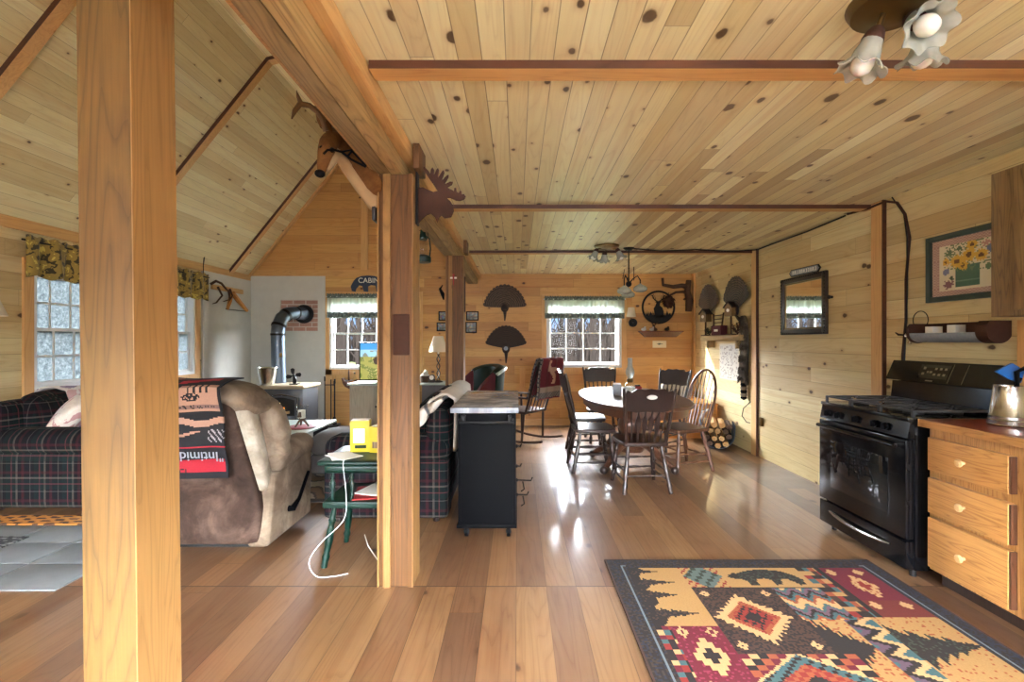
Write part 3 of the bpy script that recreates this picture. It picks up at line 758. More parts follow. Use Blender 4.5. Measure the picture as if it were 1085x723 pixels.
# ---- oak base cabinets and worktop
def cabinet(y0, y1, label, drawers, doors):
    t = thing('base_cabinet', label, 'cabinet', (2.56, (y0+y1)/2, 0)); h = (y1-y0)/2
    MB().box(-.27, .279, -h, h, .09, .872, .003).build('carcass', M['oakv'], t)
    MB().box(-.20, .279, -h, h, 0, .09).build('toe_kick', M['darkwood'], t)
    for (a, b, c, d) in drawers:
        f = MB().box(-.305, -.27, a, b, c, d, .006).build('drawer', M['oak'], t)
        MB().box(-.300, -.2705, a-.012, a-.0005, c+.004, d-.004, .002).build('drawer_end_shade', M['midwood'], f)  # dark strip painted in where the near end of the drawer front is shaded
        k = MB(); k.lathe([(0, 0), (.009, .0), (.008, .014), (.019, .022), (.021, .03), (.014, .037), (0, .037)], (-.305, (a+b)/2, (c+d)/2), 16, Matrix.Rotation(-PI/2, 4, 'Y'))
        k.build('knob', M['knobwood'], f)
    for (a, b, c, d) in doors:
        f = MB().box(-.295, -.27, a, b, c, d, .005)
        f.box(-.302, -.295, a, a+.05, c, d, .002).box(-.302, -.295, b-.05, b, c, d, .002).box(-.3018, -.295, a+.05, b-.05, c, c+.05, .002).box(-.3018, -.295, a+.05, b-.05, d-.05, d, .002)
        f = f.build('door', M['oakv'], t)
        k = MB(); k.lathe([(0, 0), (.009, .0), (.008, .014), (.019, .022), (.021, .03), (.014, .037), (0, .037)], (-.302, b-.04, d-.09), 16, Matrix.Rotation(-PI/2, 4, 'Y')); k.build('knob', M['knobwood'], f)
cabinet(2.10, 2.62, 'oak base cabinet with three drawers next to the black range', [(-.19, .235, .645, .825), (-.19, .235, .412, .605), (-.19, .235, .115, .388)], [])
cabinet(1.05, 2.098, 'oak base cabinet with two doors nearer the camera than the drawers', [], [(-.50, -.02, .13, .83), (.02, .50, .13, .83)])
wt = thing('worktop', 'red-brown worktop with a light oak front edge over the drawers', 'worktop', (2.555, 1.84, .874))
MB().box(-.285, .283, -.80, .80, 0, .042, .004).build('slab', M['worktop'], wt)
MB().box(-.305, -.285, -.80, .80, 0, .0415, .003).build('front_edge', M['oak'], wt)
MB().box(-.305, .283, .80, .812, 0, .0415, .003).build('end_edge', M['oak'], wt)
# ---- oak wall cabinet
t = thing('wall_cabinet', 'brown oak wall cabinet hanging at the right edge over the worktop', 'cabinet', (2.68, 2.0, 1.48))
MB().box(-.14, .158, -.53, .53, 0, .765, .003).build('carcass', M['greyoak'], t)
for (a, b) in ((-.40, -.01), (.01, .39)):
    d = MB().box(-.158, -.14, a, b, .03, .735, .004)
    d.box(-.166, -.158, a, a+.055, .03, .735, .002).box(-.166, -.158, b-.055, b, .03, .735, .002).box(-.1658, -.158, a+.055, b-.055, .03, .085, .002).box(-.1658, -.158, a+.055, b-.055, .68, .735, .002)
    d = d.build('door', M['greyoak'], t)
    h = MB()
    for z in (.12, .62): h.box(-.150, -.1405, b+.001, b+.009, z, z+.06)
    h.build('hinge', M['iron'], d)
# ---- steel canister of utensils
t = thing('utensil_canister', 'brushed steel tapered canister on the worktop beside the range', 'canister', (2.53, 2.43, .9175))
MB().lathe([(0, 0), (.080, 0), (.082, .006), (.079, .01), (.081, .03), (.077, .034), (.078, .05), (.074, .055), (.058, .20), (.060, .206), (.056, .206), (.054, .198), (.07, .06), (.07, .012), (0, .012)], n=32).build('body', M['steel'], t)
u = thing('spatula', 'blue spatula with a dark handle leaning out of the steel canister', 'spatula', (2.53, 2.43, 1.02))
a = at(1056, 393, 2.40); b = at(1073, 384, 2.43); c = at(1086, 392, 2.44); d = at(1082, 405, 2.43); e = at(1070, 401, 2.42)
O = Vector((2.53, 2.43, 1.02))
pl = [Vector(p)-O for p in (a, b, c, d, e)]
mb = MB(); mb.add([tuple(p) for p in pl]+[tuple(p+Vector((0, .012, 0))) for p in pl], [(0, 1, 2, 3, 4), (9, 8, 7, 6, 5)]+[(i, (i+1) % 5, 5+(i+1) % 5, 5+i) for i in range(5)])
mb.build('blade', M['blue'], u, smooth=0)
MB().tube([(0, 0, -.06), (.01, .002, .06), Vector(at(1082, 400, 2.43))-O], [.007, .008, .006], 8).build('handle', M['blackmatte'], u)
o = MB().tube([(0, 0, 0), (.012, -.01, .12), (-.004, -.02, .245), (.03, -.025, .265), (.07, -.03, .23)], [.006, .006, .011, .012, .006], 8).build('ladle', M['blackmatte'], None, (2.545, 2.42, .95))
tag(o, 'black curved ladle standing in the steel canister behind the blue spatula', 'ladle')

# ---- framed sunflower picture (flat picture inside a real frame)
def paint_sheet(name, nu, nv, fn, colf, m, parent=None, loc=(0, 0, 0), rot=(0, 0, 0), solid=0, smooth=0):
    cols = [colf((i+.5)/nu, (j+.5)/nv) for j in range(nv) for i in range(nu)]
    return MB().grid(nu, nv, fn).build(name, m, parent, loc, rot, smooth, cols, solid)
def sunflower(u, v):
    r = random.Random(int(u*97)*131+int(v*97)); j = r.uniform(-.02, .02)
    if u < .1 or u > .88 or v < .1 or v > .88:
        return [x+j for x in srgb(206, 176, 160)[:3]] if (int(u*40)+int(v*40)) % 2 else srgb(178, 140, 132)
    c = srgb(232, 224, 200)
    if .34 < u < .66 and .14 < v < .50:
        c = srgb(74, 112, 92) if abs(v-.24) > .02 else srgb(120, 150, 130)
    for (a, b, q) in ((.36, .58, .09), (.52, .66, .09), (.68, .62, .08), (.44, .50, .07), (.56, .82, .07), (.2, .6, .05)):
        d = math.hypot(u-a, (v-b)*.85); w = .012*math.sin(14*math.atan2(v-b, u-a))
        if d < q*.42: return srgb(104, 66, 34)
        if d < q+w: return srgb(226, 184, 74)
    for (a, b, q, k) in ((.24, .2, .07, (130, 88, 96)), (.82, .7, .07, (112, 128, 172)), (.2, .42, .05, (140, 146, 184)), (.78, .42, .05, (96, 126, 88)), (.26, .76, .05, (90, 116, 84)), (.4, .8, .04, (84, 110, 80)), (.74, .8, .05, (196, 150, 140)), (.3, .3, .03, (60, 86, 60))):
        if math.hypot(u-a, v-b)+r.uniform(-.02, .02) < q: return srgb(*k)
    if .18 < u < .85 and .38 < v < .88 and r.random() < .33*(1-abs(u-.5)): return srgb(116, 138, 98)
    return c
t = thing('framed_picture', 'sunflower still life in a dark green frame on the right wall', 'picture', (XR-.002, 2.965, 1.835))
W, H = .285, .222
mb = MB()
for (a, b, c, d) in ((-W, -W+.036, -H, H), (W-.036, W, -H, H), (-W+.036, W-.036, -H, -H+.036), (-W+.036, W-.036, H-.036, H)): mb.box(-.028, 0, a, b, c, d, .004)
mb.build('frame', plain('dark green picture frame', (54, 70, 64), .35), t)
paint_sheet('print', 56, 44, lambda u, v: (-.010, (W-.036)*(1-2*u), (H-.036)*(2*v-1)), sunflower, M['print'], t)
# ---- half-round galvanised wall trough with rusty ends
t = thing('wall_trough', 'half-round galvanised wall trough with rusty ends above the range', 'wall bin', (XR, 3.01, 1.405))
arc = [(-.14*.5+.07*math.cos(a)-.0, -.0+.062*math.sin(a)) for a in [PI+PI*i/14 for i in range(15)]]
mb = MB(); ps = [(x, z) for x, z in arc]
inner = [(-.07+.062*math.cos(a), .054*math.sin(a)) for a in [2*PI-PI*i/14 for i in range(15)]]
mb.prism(ps+inner, lambda u, v: (u, -.24, v), (0, .48, 0)); mb.build('trough', M['galv'], t, smooth=30)
for y, q_ in ((-.30, .07), (.242, .02)):
    o = MB(); o.prism([(-.07+.074*math.cos(a), .066*math.sin(a)) for a in [PI+PI*i/14 for i in range(15)]]+[(.0, .066), (-.12, .066), (-.144, .04)], lambda u, v: (u, y, v), (0, q_, 0)); o.build('end_plate', M['rust'], t, smooth=0)
MB().box(-.009, -.001, -.24, .24, .0, .066).build('back_plate', M['rust'], t)
for k, (y, zt) in enumerate(((-.03, .05), (.13, .044))):
    o = MB().box(-.1, -.035, y-.03, y+.03, -.045, zt, .002).build('folded_note', M['paper'], None, (XR, 3.01, 1.405))
    tag(o, ('white folded paper standing in the middle of the metal wall trough', 'smaller white paper at the far end of the metal wall trough')[k], 'paper')
# ---- ring of keys on a hook and the little hook cluster
t = thing('key_ring', 'large wire ring with trinkets on the wall left of the trough', 'key ring', (XR-.02, 3.30, 1.50))
MB().tube([(-.0, .062*math.cos(a), .062*math.sin(a)) for a in [2*PI*i/24 for i in range(24)]], .003, 6, closed=True).build('ring', M['iron'], t)
mb = MB(); r_ = random.Random(2)
for k in range(7): mb.tube([(-.008, r_.uniform(-.04, .04), -.05), (-.012, r_.uniform(-.05, .05), -.085-r_.uniform(0, .03))], .009, 7)
mb.build('trinkets', M['brass'], t)
t = thing('wall_tap_fitting', 'small bright metal valve fitting on the wall under the wire ring', 'valve', (XR, 3.33, 1.375))
mb = MB(); mb.tube([(0, 0, 0), (-.05, 0, 0)], .02, 10).tube([(-.05, -.05, -.015), (-.05, .05, .02)], .016, 10).ball((-.06, -.055, -.017), .022, 6).tube([(-.05, 0, 0), (-.055, .02, -.04)], .013, 8)
mb.build('valve_body', M['chrome'], t)
MB().tube([(-.05, .05, .02), (-.07, .10, .025), (-.075, .12, .04)], [.006, .008, .004], 6).build('lever', M['iron'], t)
# ---- loose cable from the ceiling down the wall
o = MB().tube([(XR-.04, 4.0, ZC-.01), (XR-.045, 3.78, ZC-.03), (XR-.03, 3.6, ZC-.02), (XR-.02, 3.50, ZC-.06), (XR-.012, 3.44, ZC-.16), (XR-.012, 3.40, 2.1), (XR-.014, 3.43, 1.8), (XR-.014, 3.43, 1.5), (XR-.014, 3.46, 1.25), (XR-.014, 3.46, .95)], .009, 6).build('cable', M['rust'], None)
tag(o, 'brown cable running down the right wall left of the sunflower picture', 'cable')
o = MB().tube([(XR-.012, 3.56, ZC-.002), (XR-.012, 3.45, 2.28), (XR-.030, 3.40, 2.1), (XR-.030, 3.40, 1.7), (XR-.03, 3.42, 1.3), (XR-.03, 3.44, .95)], .005, 6).build('cable', M['iron'], None)
tag(o, 'thin dark cable hanging beside the brown cable on the right wall', 'cable')
o = MB().tube([(1.34, 5.50, ZC-.006), (1.7, 5.53, ZC-.03), (2.1, 5.53, ZC-.012), (2.5, 5.53, ZC-.035), (2.80, 5.50, ZC-.02), (2.81, 5.2, ZC-.015), (2.82, 4.6, ZC-.02), (2.815, 4.05, ZC-.01)], .008, 6).build('ceiling_cable', M['iron'], None)
tag(o, 'black cable along the ceiling from the pendant to the right wall', 'cable')
# ---- mirror and sign
t = thing('wall_mirror', 'dark-framed mirror on the right wall left of the black range', 'mirror', (XR-.001, 4.665, 1.71))
W, H = .365, .292; mb = MB()
for (a, b, c, d) in ((-W, -W+.055, -H, H), (W-.055, W, -H, H), (-W+.055, W-.055, -H, -H+.055), (-W+.055, W-.055, H-.055, H)): mb.box(-.034, 0, a, b, c, d, .008)
mb.build('frame', M['darkwood'], t)
mb = MB()
for k in range(22):
    for z in (-H+.012, H-.012): mb.ball((-.034, -W+.02+k*.0331, z), .008, 4)
for k in range(17):
    for y in (-W+.012, W-.012): mb.ball((-.034, y, -H+.03+k*.033), .008, 4)
mb.build('beading', M['iron'], t)
mb = MB(); w2, h2 = W-.055, H-.055
for (a, b, c, d) in ((-w2, -w2+.014, -h2, h2), (w2-.014, w2, -h2, h2), (-w2+.014, w2-.014, -h2, -h2+.014), (-w2+.014, w2-.014, h2-.014, h2)): mb.box(-.022, -.012, a, b, c, d)
mb.build('inner_slip', M['brass'], t)
MB().box(-.016, -.004, -w2, w2, -h2, h2).build('glass', M['mirror'], t, smooth=0)
MB().tube([(0, -W-.05, .0), (-.03, -W-.05, 0)], .012, 8).ball((-.032, -W-.05, 0), .018, 6).build('peg', M['iron'], None, (XR-.001, 4.665, 1.75))
tag(bpy.data.objects['peg'], 'small dark peg on the wall just right of the mirror', 'peg'); bpy.data.objects['peg'].name = 'wall_peg'
t = thing('road_sign', 'grey street-style sign with pointed ends above the mirror', 'sign', (XR-.001, 4.655, 2.047), 0, None, math.radians(1))
MB().prism([(-.25, 0), (-.215, .036), (.215, .036), (.25, 0), (.215, -.036), (-.215, -.036)], lambda u, v: (-.012, u, v), (.012, 0, 0)).build('plate', M['iron'], t, smooth=0)
MB().prism([(-.235, 0), (-.208, .028), (.208, .028), (.235, 0), (.208, -.028), (-.208, -.028)], lambda u, v: (-.014, u, v), (.002, 0, 0)).build('face', M['galv'], t, smooth=0)
mb = MB(); r_ = random.Random(11)
for k in range(11):
    y = .185-k*.036
    mb.box(-.0165, -.0138, y-.022, y-.016, -.017, .017)
    if k % 3 != 2: mb.box(-.0165, -.0138, y-.016, y-.006, .011, .017)
    if k % 2: mb.box(-.0165, -.0138, y-.016, y-.006, -.003, .003)
    if k % 4 < 2: mb.box(-.0165, -.0138, y-.006, y, -.017, .017)
    else: mb.box(-.0165, -.0138, y-.016, y-.002, -.017, -.011)
mb.build('lettering', M['paper'], t, smooth=0)

# ================================================================== CEILING LIGHTS
def tulip(parent, p, d, s=1.0):
    """socket, ruffled shade and bulb hanging from p along direction d"""
    q = Vector(d).to_track_quat('Z', 'Y').to_matrix().to_4x4(); T = Matrix.Translation(Vector(p)) @ q
    mb = MB(); mb.M = T; mb.lathe([(0, -.03*s), (.02*s, -.03*s), (.03*s, -.012*s), (.036*s, .012*s), (.032*s, .02*s), (0, .02*s)], n=16); mb.build('socket', M['rust'], parent)
    mb = MB(); mb.M = T
    ruf = lambda r, z, a: (r*(1+.10*max(0, (z/s-.075)/.04)*math.sin(7*a)), z+.010*s*max(0, (z/s-.075)/.04)*math.sin(7*a+1.2))
    mb.lathe([(.033*s, .008*s), (.036*s, .03*s), (.043*s, .055*s), (.047*s, .08*s), (.058*s, .10*s), (.078*s, .115*s), (.076*s, .118*s), (.055*s, .104*s), (.043*s, .082*s), (.039*s, .055*s), (.032*s, .03*s), (.03*s, .012*s)], n=56, ruffle=ruf)
    sh = mb.build('glass_shade', M['frost'], parent)
    mb = MB(); mb.M = T; mb.lathe([(.012*s, .01*s), (.016*s, .035*s), (.031*s, .07*s), (.036*s, .095*s), (.031*s, .118*s), (.017*s, .130*s), (0, .134*s)], n=20); mb.build('bulb', M['bulb'], parent)
t = thing('ceiling_light', 'three-arm ceiling light with frilled glass shades nearest the camera', 'ceiling light', (1.21, 1.50, ZC))
mb = MB(); mb.lathe([(0, -.05), (.05, -.05), (.085, -.035), (.125, -.03), (.135, -.012), (.14, 0), (0, 0)], n=32); mb.build('canopy', M['brass'], t)
O = Vector((1.21, 1.50, ZC))
for (px, py, z, d) in ((926, 38, 1.50, (-.32, .15, -.95)), (968, 20, 1.50, (-.10, -.62, -.6)), (984, 30, 1.60, (.05, .35, -.95))):
    p = Vector(at(px, py, z))-O; dv = Vector(d).normalized()
    MB().tube([(p.x*.25, p.y*.25, -.035), (p.x*.6, p.y*.6, -.045), tuple(p-dv*.04), tuple(p-dv*.015)], .009, 8).build('arm', M['brass'], t)
    tulip(t, p, dv, .9)
t = thing('ceiling_light', 'small three-shade ceiling light beside the pendant near the back window', 'ceiling light', (1.02, 5.38, ZC))
MB().lathe([(0, -.04), (.05, -.04), (.10, -.025), (.14, -.015), (.145, 0), (0, 0)], n=24).build('canopy', M['brass'], t)
for (dx, dy) in ((-.12, -.02), (.12, -.03), (.0, .12)):
    MB().tube([(dx*.3, dy*.3, -.03), (dx*.8, dy*.8, -.035), (dx, dy, -.05)], .009, 6).build('arm', M['brass'], t)
    tulip(t, (dx, dy, -.06), (dx*2.2, dy*2.2, -.6), .85)
t = thing('pendant_lamp', 'dark pendant lamp with glass globes on a long rod over the table', 'pendant lamp', (1.30, 5.50, ZC))
MB().lathe([(0, -.03), (.03, -.03), (.06, -.01), (.065, 0), (0, 0)], n=20).tube([(0, 0, -.02), (0, 0, -.40)], .008, 8).build('rod', M['iron'], t)
mb = MB(); mb.ball((0, 0, -.42), .035, 8)
for a in (-2.2, -.35, 1.4):
    c, s_ = math.cos(a), math.sin(a)
    mb.tube([(0, 0, -.42), (.05*c, .05*s_, -.36), (.10*c, .10*s_, -.33), (.13*c, .13*s_, -.38), (.13*c, .13*s_, -.46)], .007, 6)
mb.tube([(-.05, 0, -.25), (-.07, 0, -.36)], .005, 5).tube([(.06, 0, -.22), (.06, 0, -.38)], .005, 5)
mb.build('arms', M['iron'], t)
for a, tz in ((-2.2, .02), (-.35, .05), (1.4, .0)):
    c, s_ = math.cos(a), math.sin(a)
    MB().lathe([(.012, .0), (.02, -.01), (.06, -.03), (.082, -.055), (.075, -.085), (.04, -.1), (.0, -.103)], (.13*c, .13*s_, -.47+tz), 24).build('globe', M['frost'], t)
    MB().ball((.13*c, .13*s_, -.52+tz), .026, 8).build('bulb', M['bulb'], t)

# ================================================================== RUG with lodge pattern
RX0, RX1, RY1, RY0 = .535, 2.145, 2.895, .60
bear = [(0, .52), (.03, .62), (.10, .72), (.16, .70), (.22, .78), (.38, .90), (.55, .93), (.72, .90), (.85, .80), (.93, .62), (1.0, .34), (.97, .10), (.88, .05), (.86, .22), (.78, .40), (.70, .36), (.66, .08), (.55, .05), (.55, .34), (.48, .42), (.36, .38), (.33, .06), (.22, .02), (.21, .30), (.13, .40), (.02, .42)]
def inside(poly, x, y):
    c = False; n = len(poly); j = n-1
    for i in range(n):
        (xi, yi), (xj, yj) = poly[i], poly[j]
        if (yi > y) != (yj > y) and x < (xj-xi)*(y-yi)/(yj-yi)+xi: c = not c
        j = i
    return c
TAN, DK, BR_, MAR, REDD, TEAL, NAV, CRM, GRN, RST = [srgb(*c) for c in ((178, 138, 84), (38, 30, 28), (72, 48, 38), (108, 24, 42), (140, 42, 34), (66, 100, 104), (38, 40, 54), (204, 164, 112), (54, 62, 50), (156, 80, 48))]
def zig(u, v, cu, cv, su, sv, teeth=7, st=.12):
    """stepped diamond radius, 1 at its rim"""
    du, dv = abs(u-cu)/su, abs(v-cv)/sv
    q = st; return math.floor(du/q)*q+dv
def tree(u, v, cx, base, w, h):
    y = (v-base)/h
    if y < 0 or y > 1: return False
    f = (y*6) % 1
    return abs(u-cx) < w*(1-y)*(1.15-.55*f)
def rugcol(a, b):
    x = a*(RX1-RX0); y = (1-b)*(RY1-RY0)       # metres from left and from far edge
    W = RX1-RX0; L = RY1-RY0; r = random.Random(int(a*400)*7+int(b*560)*13)
    e = min(x, W-x, y, L-y)
    if e < .105:
        if e < .012: return BR_
        if .078 < e < .088 and (x < .11 or x > W-.11 or y > .11): return srgb(110, 120, 128)
        return DK if r.random() < .5 else (NAV if (x > W-.11 or r.random() < .4) else srgb(58, 46, 40))
    x -= .105; y -= .105; W -= .21; L -= .21
    y0 = y
    y = y % 1.05 if y > 1.05 else y
    if x < .30 and y < .57:
        # pines on tan, growing toward the right
        for (cy, w, h) in ((.05, .05, .20), (.17, .06, .26), (.30, .07, .23), (.47, .07, .28)):
            if tree(y, x, cy, -.02, w, h): return DK if r.random() < .8 else BR_
        if x < .07+.02*math.sin(y*40): return DK
        return TAN
    if x < .30:
        u, v = x/.30, (y-.57)/.48
        if u < .24: return [DK, CRM, MAR, TEAL, REDD, DK][int(v*14+int(u*9)*2) % 6]
        d = zig(u, v, .63, .45, .36, .42, st=.16)
        if d < .25: return DK
        if d < .6: return CRM
        for (p, q) in ((.4, .1), (.85, .1), (.4, .85), (.85, .85)):
            if abs(u-p)+abs(v-q) < .09 and not (abs(u-p) < .025 and abs(v-q) < .025): return CRM
        return MAR if r.random() < .85 else srgb(140, 44, 70)
    if x < .53 and y < .235:
        u, v = (x-.30)/.23, y/.235
        if v > .94 or u < .04: return DK
        d = abs(u-.5)*1.3+abs(v-.45)
        if d < .62: return srgb(92, 108, 104) if (int(u*9)+int(v*7)) % 3 else GRN
        return TAN if (int(u*14)+int(v*12)) % 3 else REDD
    if x < 1.0 and y < .235:
        u, v = (x-.53)/.47, 1-y/.235
        if v < .05: return DK
        if inside(bear, (u-.06)/.86, (v-.10)/.85): return DK if r.random() < .75 else GRN
        return TAN
    if x < .74 and y < .77 :
        u, v = (x-.30)/.44, (y-.235)/.535
        cu, cv = .47, .50; d = abs(u-cu)*.95+abs(v-cv)*1.05
        an = math.atan2(v-cv, u-cu); tooth = .07*abs(((an*14/PI) % 1)-.5)*2
        if d < .10: return DK
        if d < .21: return REDD if (int(u*30)+int(v*26)) % 3 else DK
        if d < .28: return RST if r.random() < .8 else REDD
        if d < .36+tooth: return CRM
        for (p, q) in ((.12, .1), (.86, .1), (.12, .9), (.86, .9)):
            if abs(u-p)+abs(v-q) < .06 and not (abs(u-p) < .015 and abs(v-q) < .015): return CRM
        return BR_ if r.random() < .6 else DK
    if x < .80 and y >= .77:
        u, v = (x-.30)/.5, (y-.77)/.28
        d = abs(u-.5)+abs(v-.6)*.8
        if d < .1: return DK
        if d < .3: return REDD if (int(u*20)+int(v*12)) % 2 else RST
        if d < .46: return TEAL if (int(u*24)+int(v*14)) % 3 else DK
        if d < .50: return CRM
        return [MAR, CRM, DK, RST][(int(u*12)+int(v*8)) % 4]
    if x >= 1.0 and y < .5:
        u, v = (x-1.0)/.39, y/.5
        if u < .28:
            return [DK, TAN, REDD, TEAL, TAN, DK, RST, BR_][int(v*11+int(u*12)*3) % 8]
        if u < .34: return DK
        d = zig((u-.34)/.66, v, .5, .42, .42, .42, st=.14)
        if d < .2: return REDD
        if d < .55: return CRM if r.random() < .9 else RST
        for (p, q) in ((.45, .12), (.85, .12), (.45, .8), (.85, .8)):
            if abs(u-p)+abs(v-q) < .08: return CRM
        return MAR if v < .7 else srgb(112, 40, 34)
    if x < 1.02 and y < .52:
        u, v = (x-.74)/.28, (y-.235)/.285
        s = abs((u*3) % 1-.5)+v*2.2
        return [CRM, TEAL, srgb(110, 82, 98), DK, TEAL, RST, CRM][int(s*5) % 7]
    if x < .92:
        u, v = (x-.74)/.18, (y-.5)/.5
        if tree(1-v, u, .55, -.05, .5, 1.1): return DK
        return TAN if r.random() < .8 else RST
    if x < 1.06: return [TEAL, srgb(96, 74, 92), DK, CRM, TEAL][int((x*22+abs((y*9) % 1-.5)*4)) % 5]
    if tree(y, x-1.06, .72, -.05, .17, .40): return DK if r.random() < .8 else GRN
    return TAN if r.random() < .93 else RST
o = paint_sheet('area_rug', 161, 230, lambda u, v: (RX0+(RX1-RX0)*u-1.34, RY0+(RY1-RY0)*v-1.75, .013), rugcol, M['rug'], None, (1.34, 1.75, 0))
o.data.materials.clear(); o.data.materials.append(M['rug'])
md = o.modifiers.new('Solid', 'SOLIDIFY'); md.thickness = .011; md.offset = -1
tag(o, 'lodge-pattern rug with bear, pine and diamond panels before the range', 'rug')
# ================================================================== DINING AREA
def spindle(mb, p, q, r=.010, bulb=.016, n=8):
    p, q = Vector(p), Vector(q); ts = (0, .12, .2, .3, .42, .5, .58, .7, .8, .88, 1)
    rr = (r, r, r*1.3, r*.8, bulb*.9, bulb, bulb*.9, r*.8, r*1.3, r, r)
    return mb.tube([p.lerp(q, t) for t in ts], list(rr), n)
def leg(mb, p, q, r=.02):
    p, q = Vector(p), Vector(q); ts = (0, .1, .18, .24, .3, .45, .6, .7, .76, .8, .86, .95, 1)
    rr = (.85, .9, 1.15, .8, 1.0, 1.15, 1.0, .8, 1.15, .75, .85, .7, .75)
    return mb.tube([p.lerp(q, t) for t in ts], [r*k for k in rr], 10)
SEAT = [(-.20, -.20), (-.225, -.05), (-.235, .10), (-.20, .20), (-.08, .225), (.08, .225), (.20, .20), (.235, .10), (.225, -.05), (.20, -.20), (.08, -.215), (-.08, -.215)]
def chair_base(t, m, sh=.45):
    mb = MB(); mb.prism(SEAT, lambda u, v: (u, v, sh-.036), (0, 0, .036)); s = mb.build('seat', m, t, smooth=50)
    bv = s.modifiers.new('Bevel', 'BEVEL'); bv.width = .009; bv.segments = 2; bv.limit_method = 'ANGLE'
    ft = [((-.15, -.15), (-.21, -.235)), ((.15, -.15), (.21, -.235)), ((-.165, .15), (-.205, .20)), ((.165, .15), (.205, .20))]
    for (a, b) in ft: leg(MB(), (b[0], b[1], 0), (a[0], a[1], sh-.034), .021).build('leg', m, t)
    def L(i, f): a, b = ft[i]; return (b[0]+(a[0]-b[0])*f, b[1]+(a[1]-b[1])*f, sh*f)
    for (i, j, f) in ((0, 1, .34), (2, 3, .30), (2, 3, .52), (0, 2, .42), (1, 3, .42), (0, 2, .24), (1, 3, .24)):
        spindle(MB(), L(i, f), L(j, f), .008, .013).build('stretcher', m, t)
def press_chair(label, loc, rz, top=1.0, medal=False, mat='darkwood', group=None):
    m = M[mat]; t = thing('dining_chair', label, 'chair', loc, rz, group)
    chair_base(t, m)
    lean = lambda z: -.19-(z-.45)*.22
    for sgn in (-1, 1):
        z0, z1 = .43, top-.005
        mb = MB(); n = 9
        mb.tube([(sgn*(.175+.055*(k/(n-1))), lean(z0+(z1-z0)*k/(n-1)), z0+(z1-z0)*k/(n-1)) for k in range(n)], [.017, .019, .014, .018, .018, .015, .018, .016, .010], 10)
        mb.build('back_post', m, t)
    # carved crest rail
    top0 = [(-.215, top-.055), (-.20, top-.02), (-.16, top-.035), (-.12, top-.005), (-.05, top-.012), (0, top-.003), (.05, top-.012), (.12, top-.005), (.16, top-.035), (.20, top-.02), (.215, top-.055)]
    bot = [(.205, top-.20), (.12, top-.215), (0, top-.205), (-.12, top-.215), (-.205, top-.20)]
    mb = MB(); mb.prism(top0+bot, lambda u, v: (u, lean(v)-.012-.03*(1-(u/.21)**2), v), (0, .022, 0)); cr = mb.build('crest_rail', m, t, smooth=30)
    if medal:
        MB().prism([(.045*math.cos(a), top-.075+.020*math.sin(a)) for a in [2*PI*i/20 for i in range(20)]], lambda u, v: (u, lean(v)-.060-.03*(1-(u/.21)**2)+.014, v), (0, .012, 0)).build('medallion', M['paper'], cr, smooth=0)
    for k in range(6):
        x = -.135+.054*k
        a = (x*.95, lean(.45)+.01, .445); b = (x*1.15, lean(top-.20)-.02*(1-(x/.2)**2), top-.198)
        mb = MB(); p, q = Vector(a), Vector(b)
        if 0 < k < 5: # arrow shaped slat
            prof = [(0, .008), (.12, .008), (.2, .013), (.3, .009), (.55, .026), (.72, .020), (.85, .008), (1, .008)]
            pts = [(-w, f) for f, w in prof]+[(w, f) for f, w in reversed(prof)]
            mb.prism(pts, lambda u, v: tuple(p.lerp(q, v)+Vector((u, -.005, 0))), (0, .011, 0))
        else: mb.tube([p, q], .008, 8)
        mb.build('spindle', m, t, smooth=30)
    return t
press_chair('dark pressed-back chair with pale oval medallion, its back to the camera', (1.14, 4.40, 0), math.radians(3), .945, True)
press_chair('dark spindle chair on the left side of the table, nearer the camera', (.80, 5.03, 0), math.radians(-88), 1.03)
press_chair('dark spindle chair on the left side of the table, farther back', (.84, 5.72, 0), math.radians(-93), 1.02)
press_chair('dark chair at the far head of the table before the window', (1.17, 6.42, 0), math.radians(180), .99)
press_chair('dark chair on the right side of the table near the back wall', (1.84, 6.02, 0), math.radians(128), .99)
def windsor(label, loc, rz):
    m = M['midwood']; t = thing('windsor_chair', label, 'chair', loc, rz); chair_base(t, m)
    lean = lambda z: -.18-(z-.45)*.26
    pts = [(-.19+.0, lean(.44), .44)]+[(-.21*math.cos(a)*(1.0), lean(.72+.32*math.sin(a)), .72+.32*math.sin(a)) for a in [PI*i/18 for i in range(19)]]+[(.19, lean(.44), .44)]
    MB().tube(pts, .014, 8).build('hoop', m, t)
    for k in range(7):
        x = -.144+.048*k; zt = .72+.32*math.sqrt(max(0, 1-(x*1.22/.21)**2)) if abs(x*1.22) < .21 else .75
        MB().tube([(x, lean(.445)+.005, .445), (x*1.1, lean(.6), .6), (x*1.22, lean(zt), zt)], [.005, .007, .005], 6).build('spindle', m, t)
windsor('brown hoop-back windsor chair on the right side of the table', (1.75, 5.04, 0), math.radians(108))

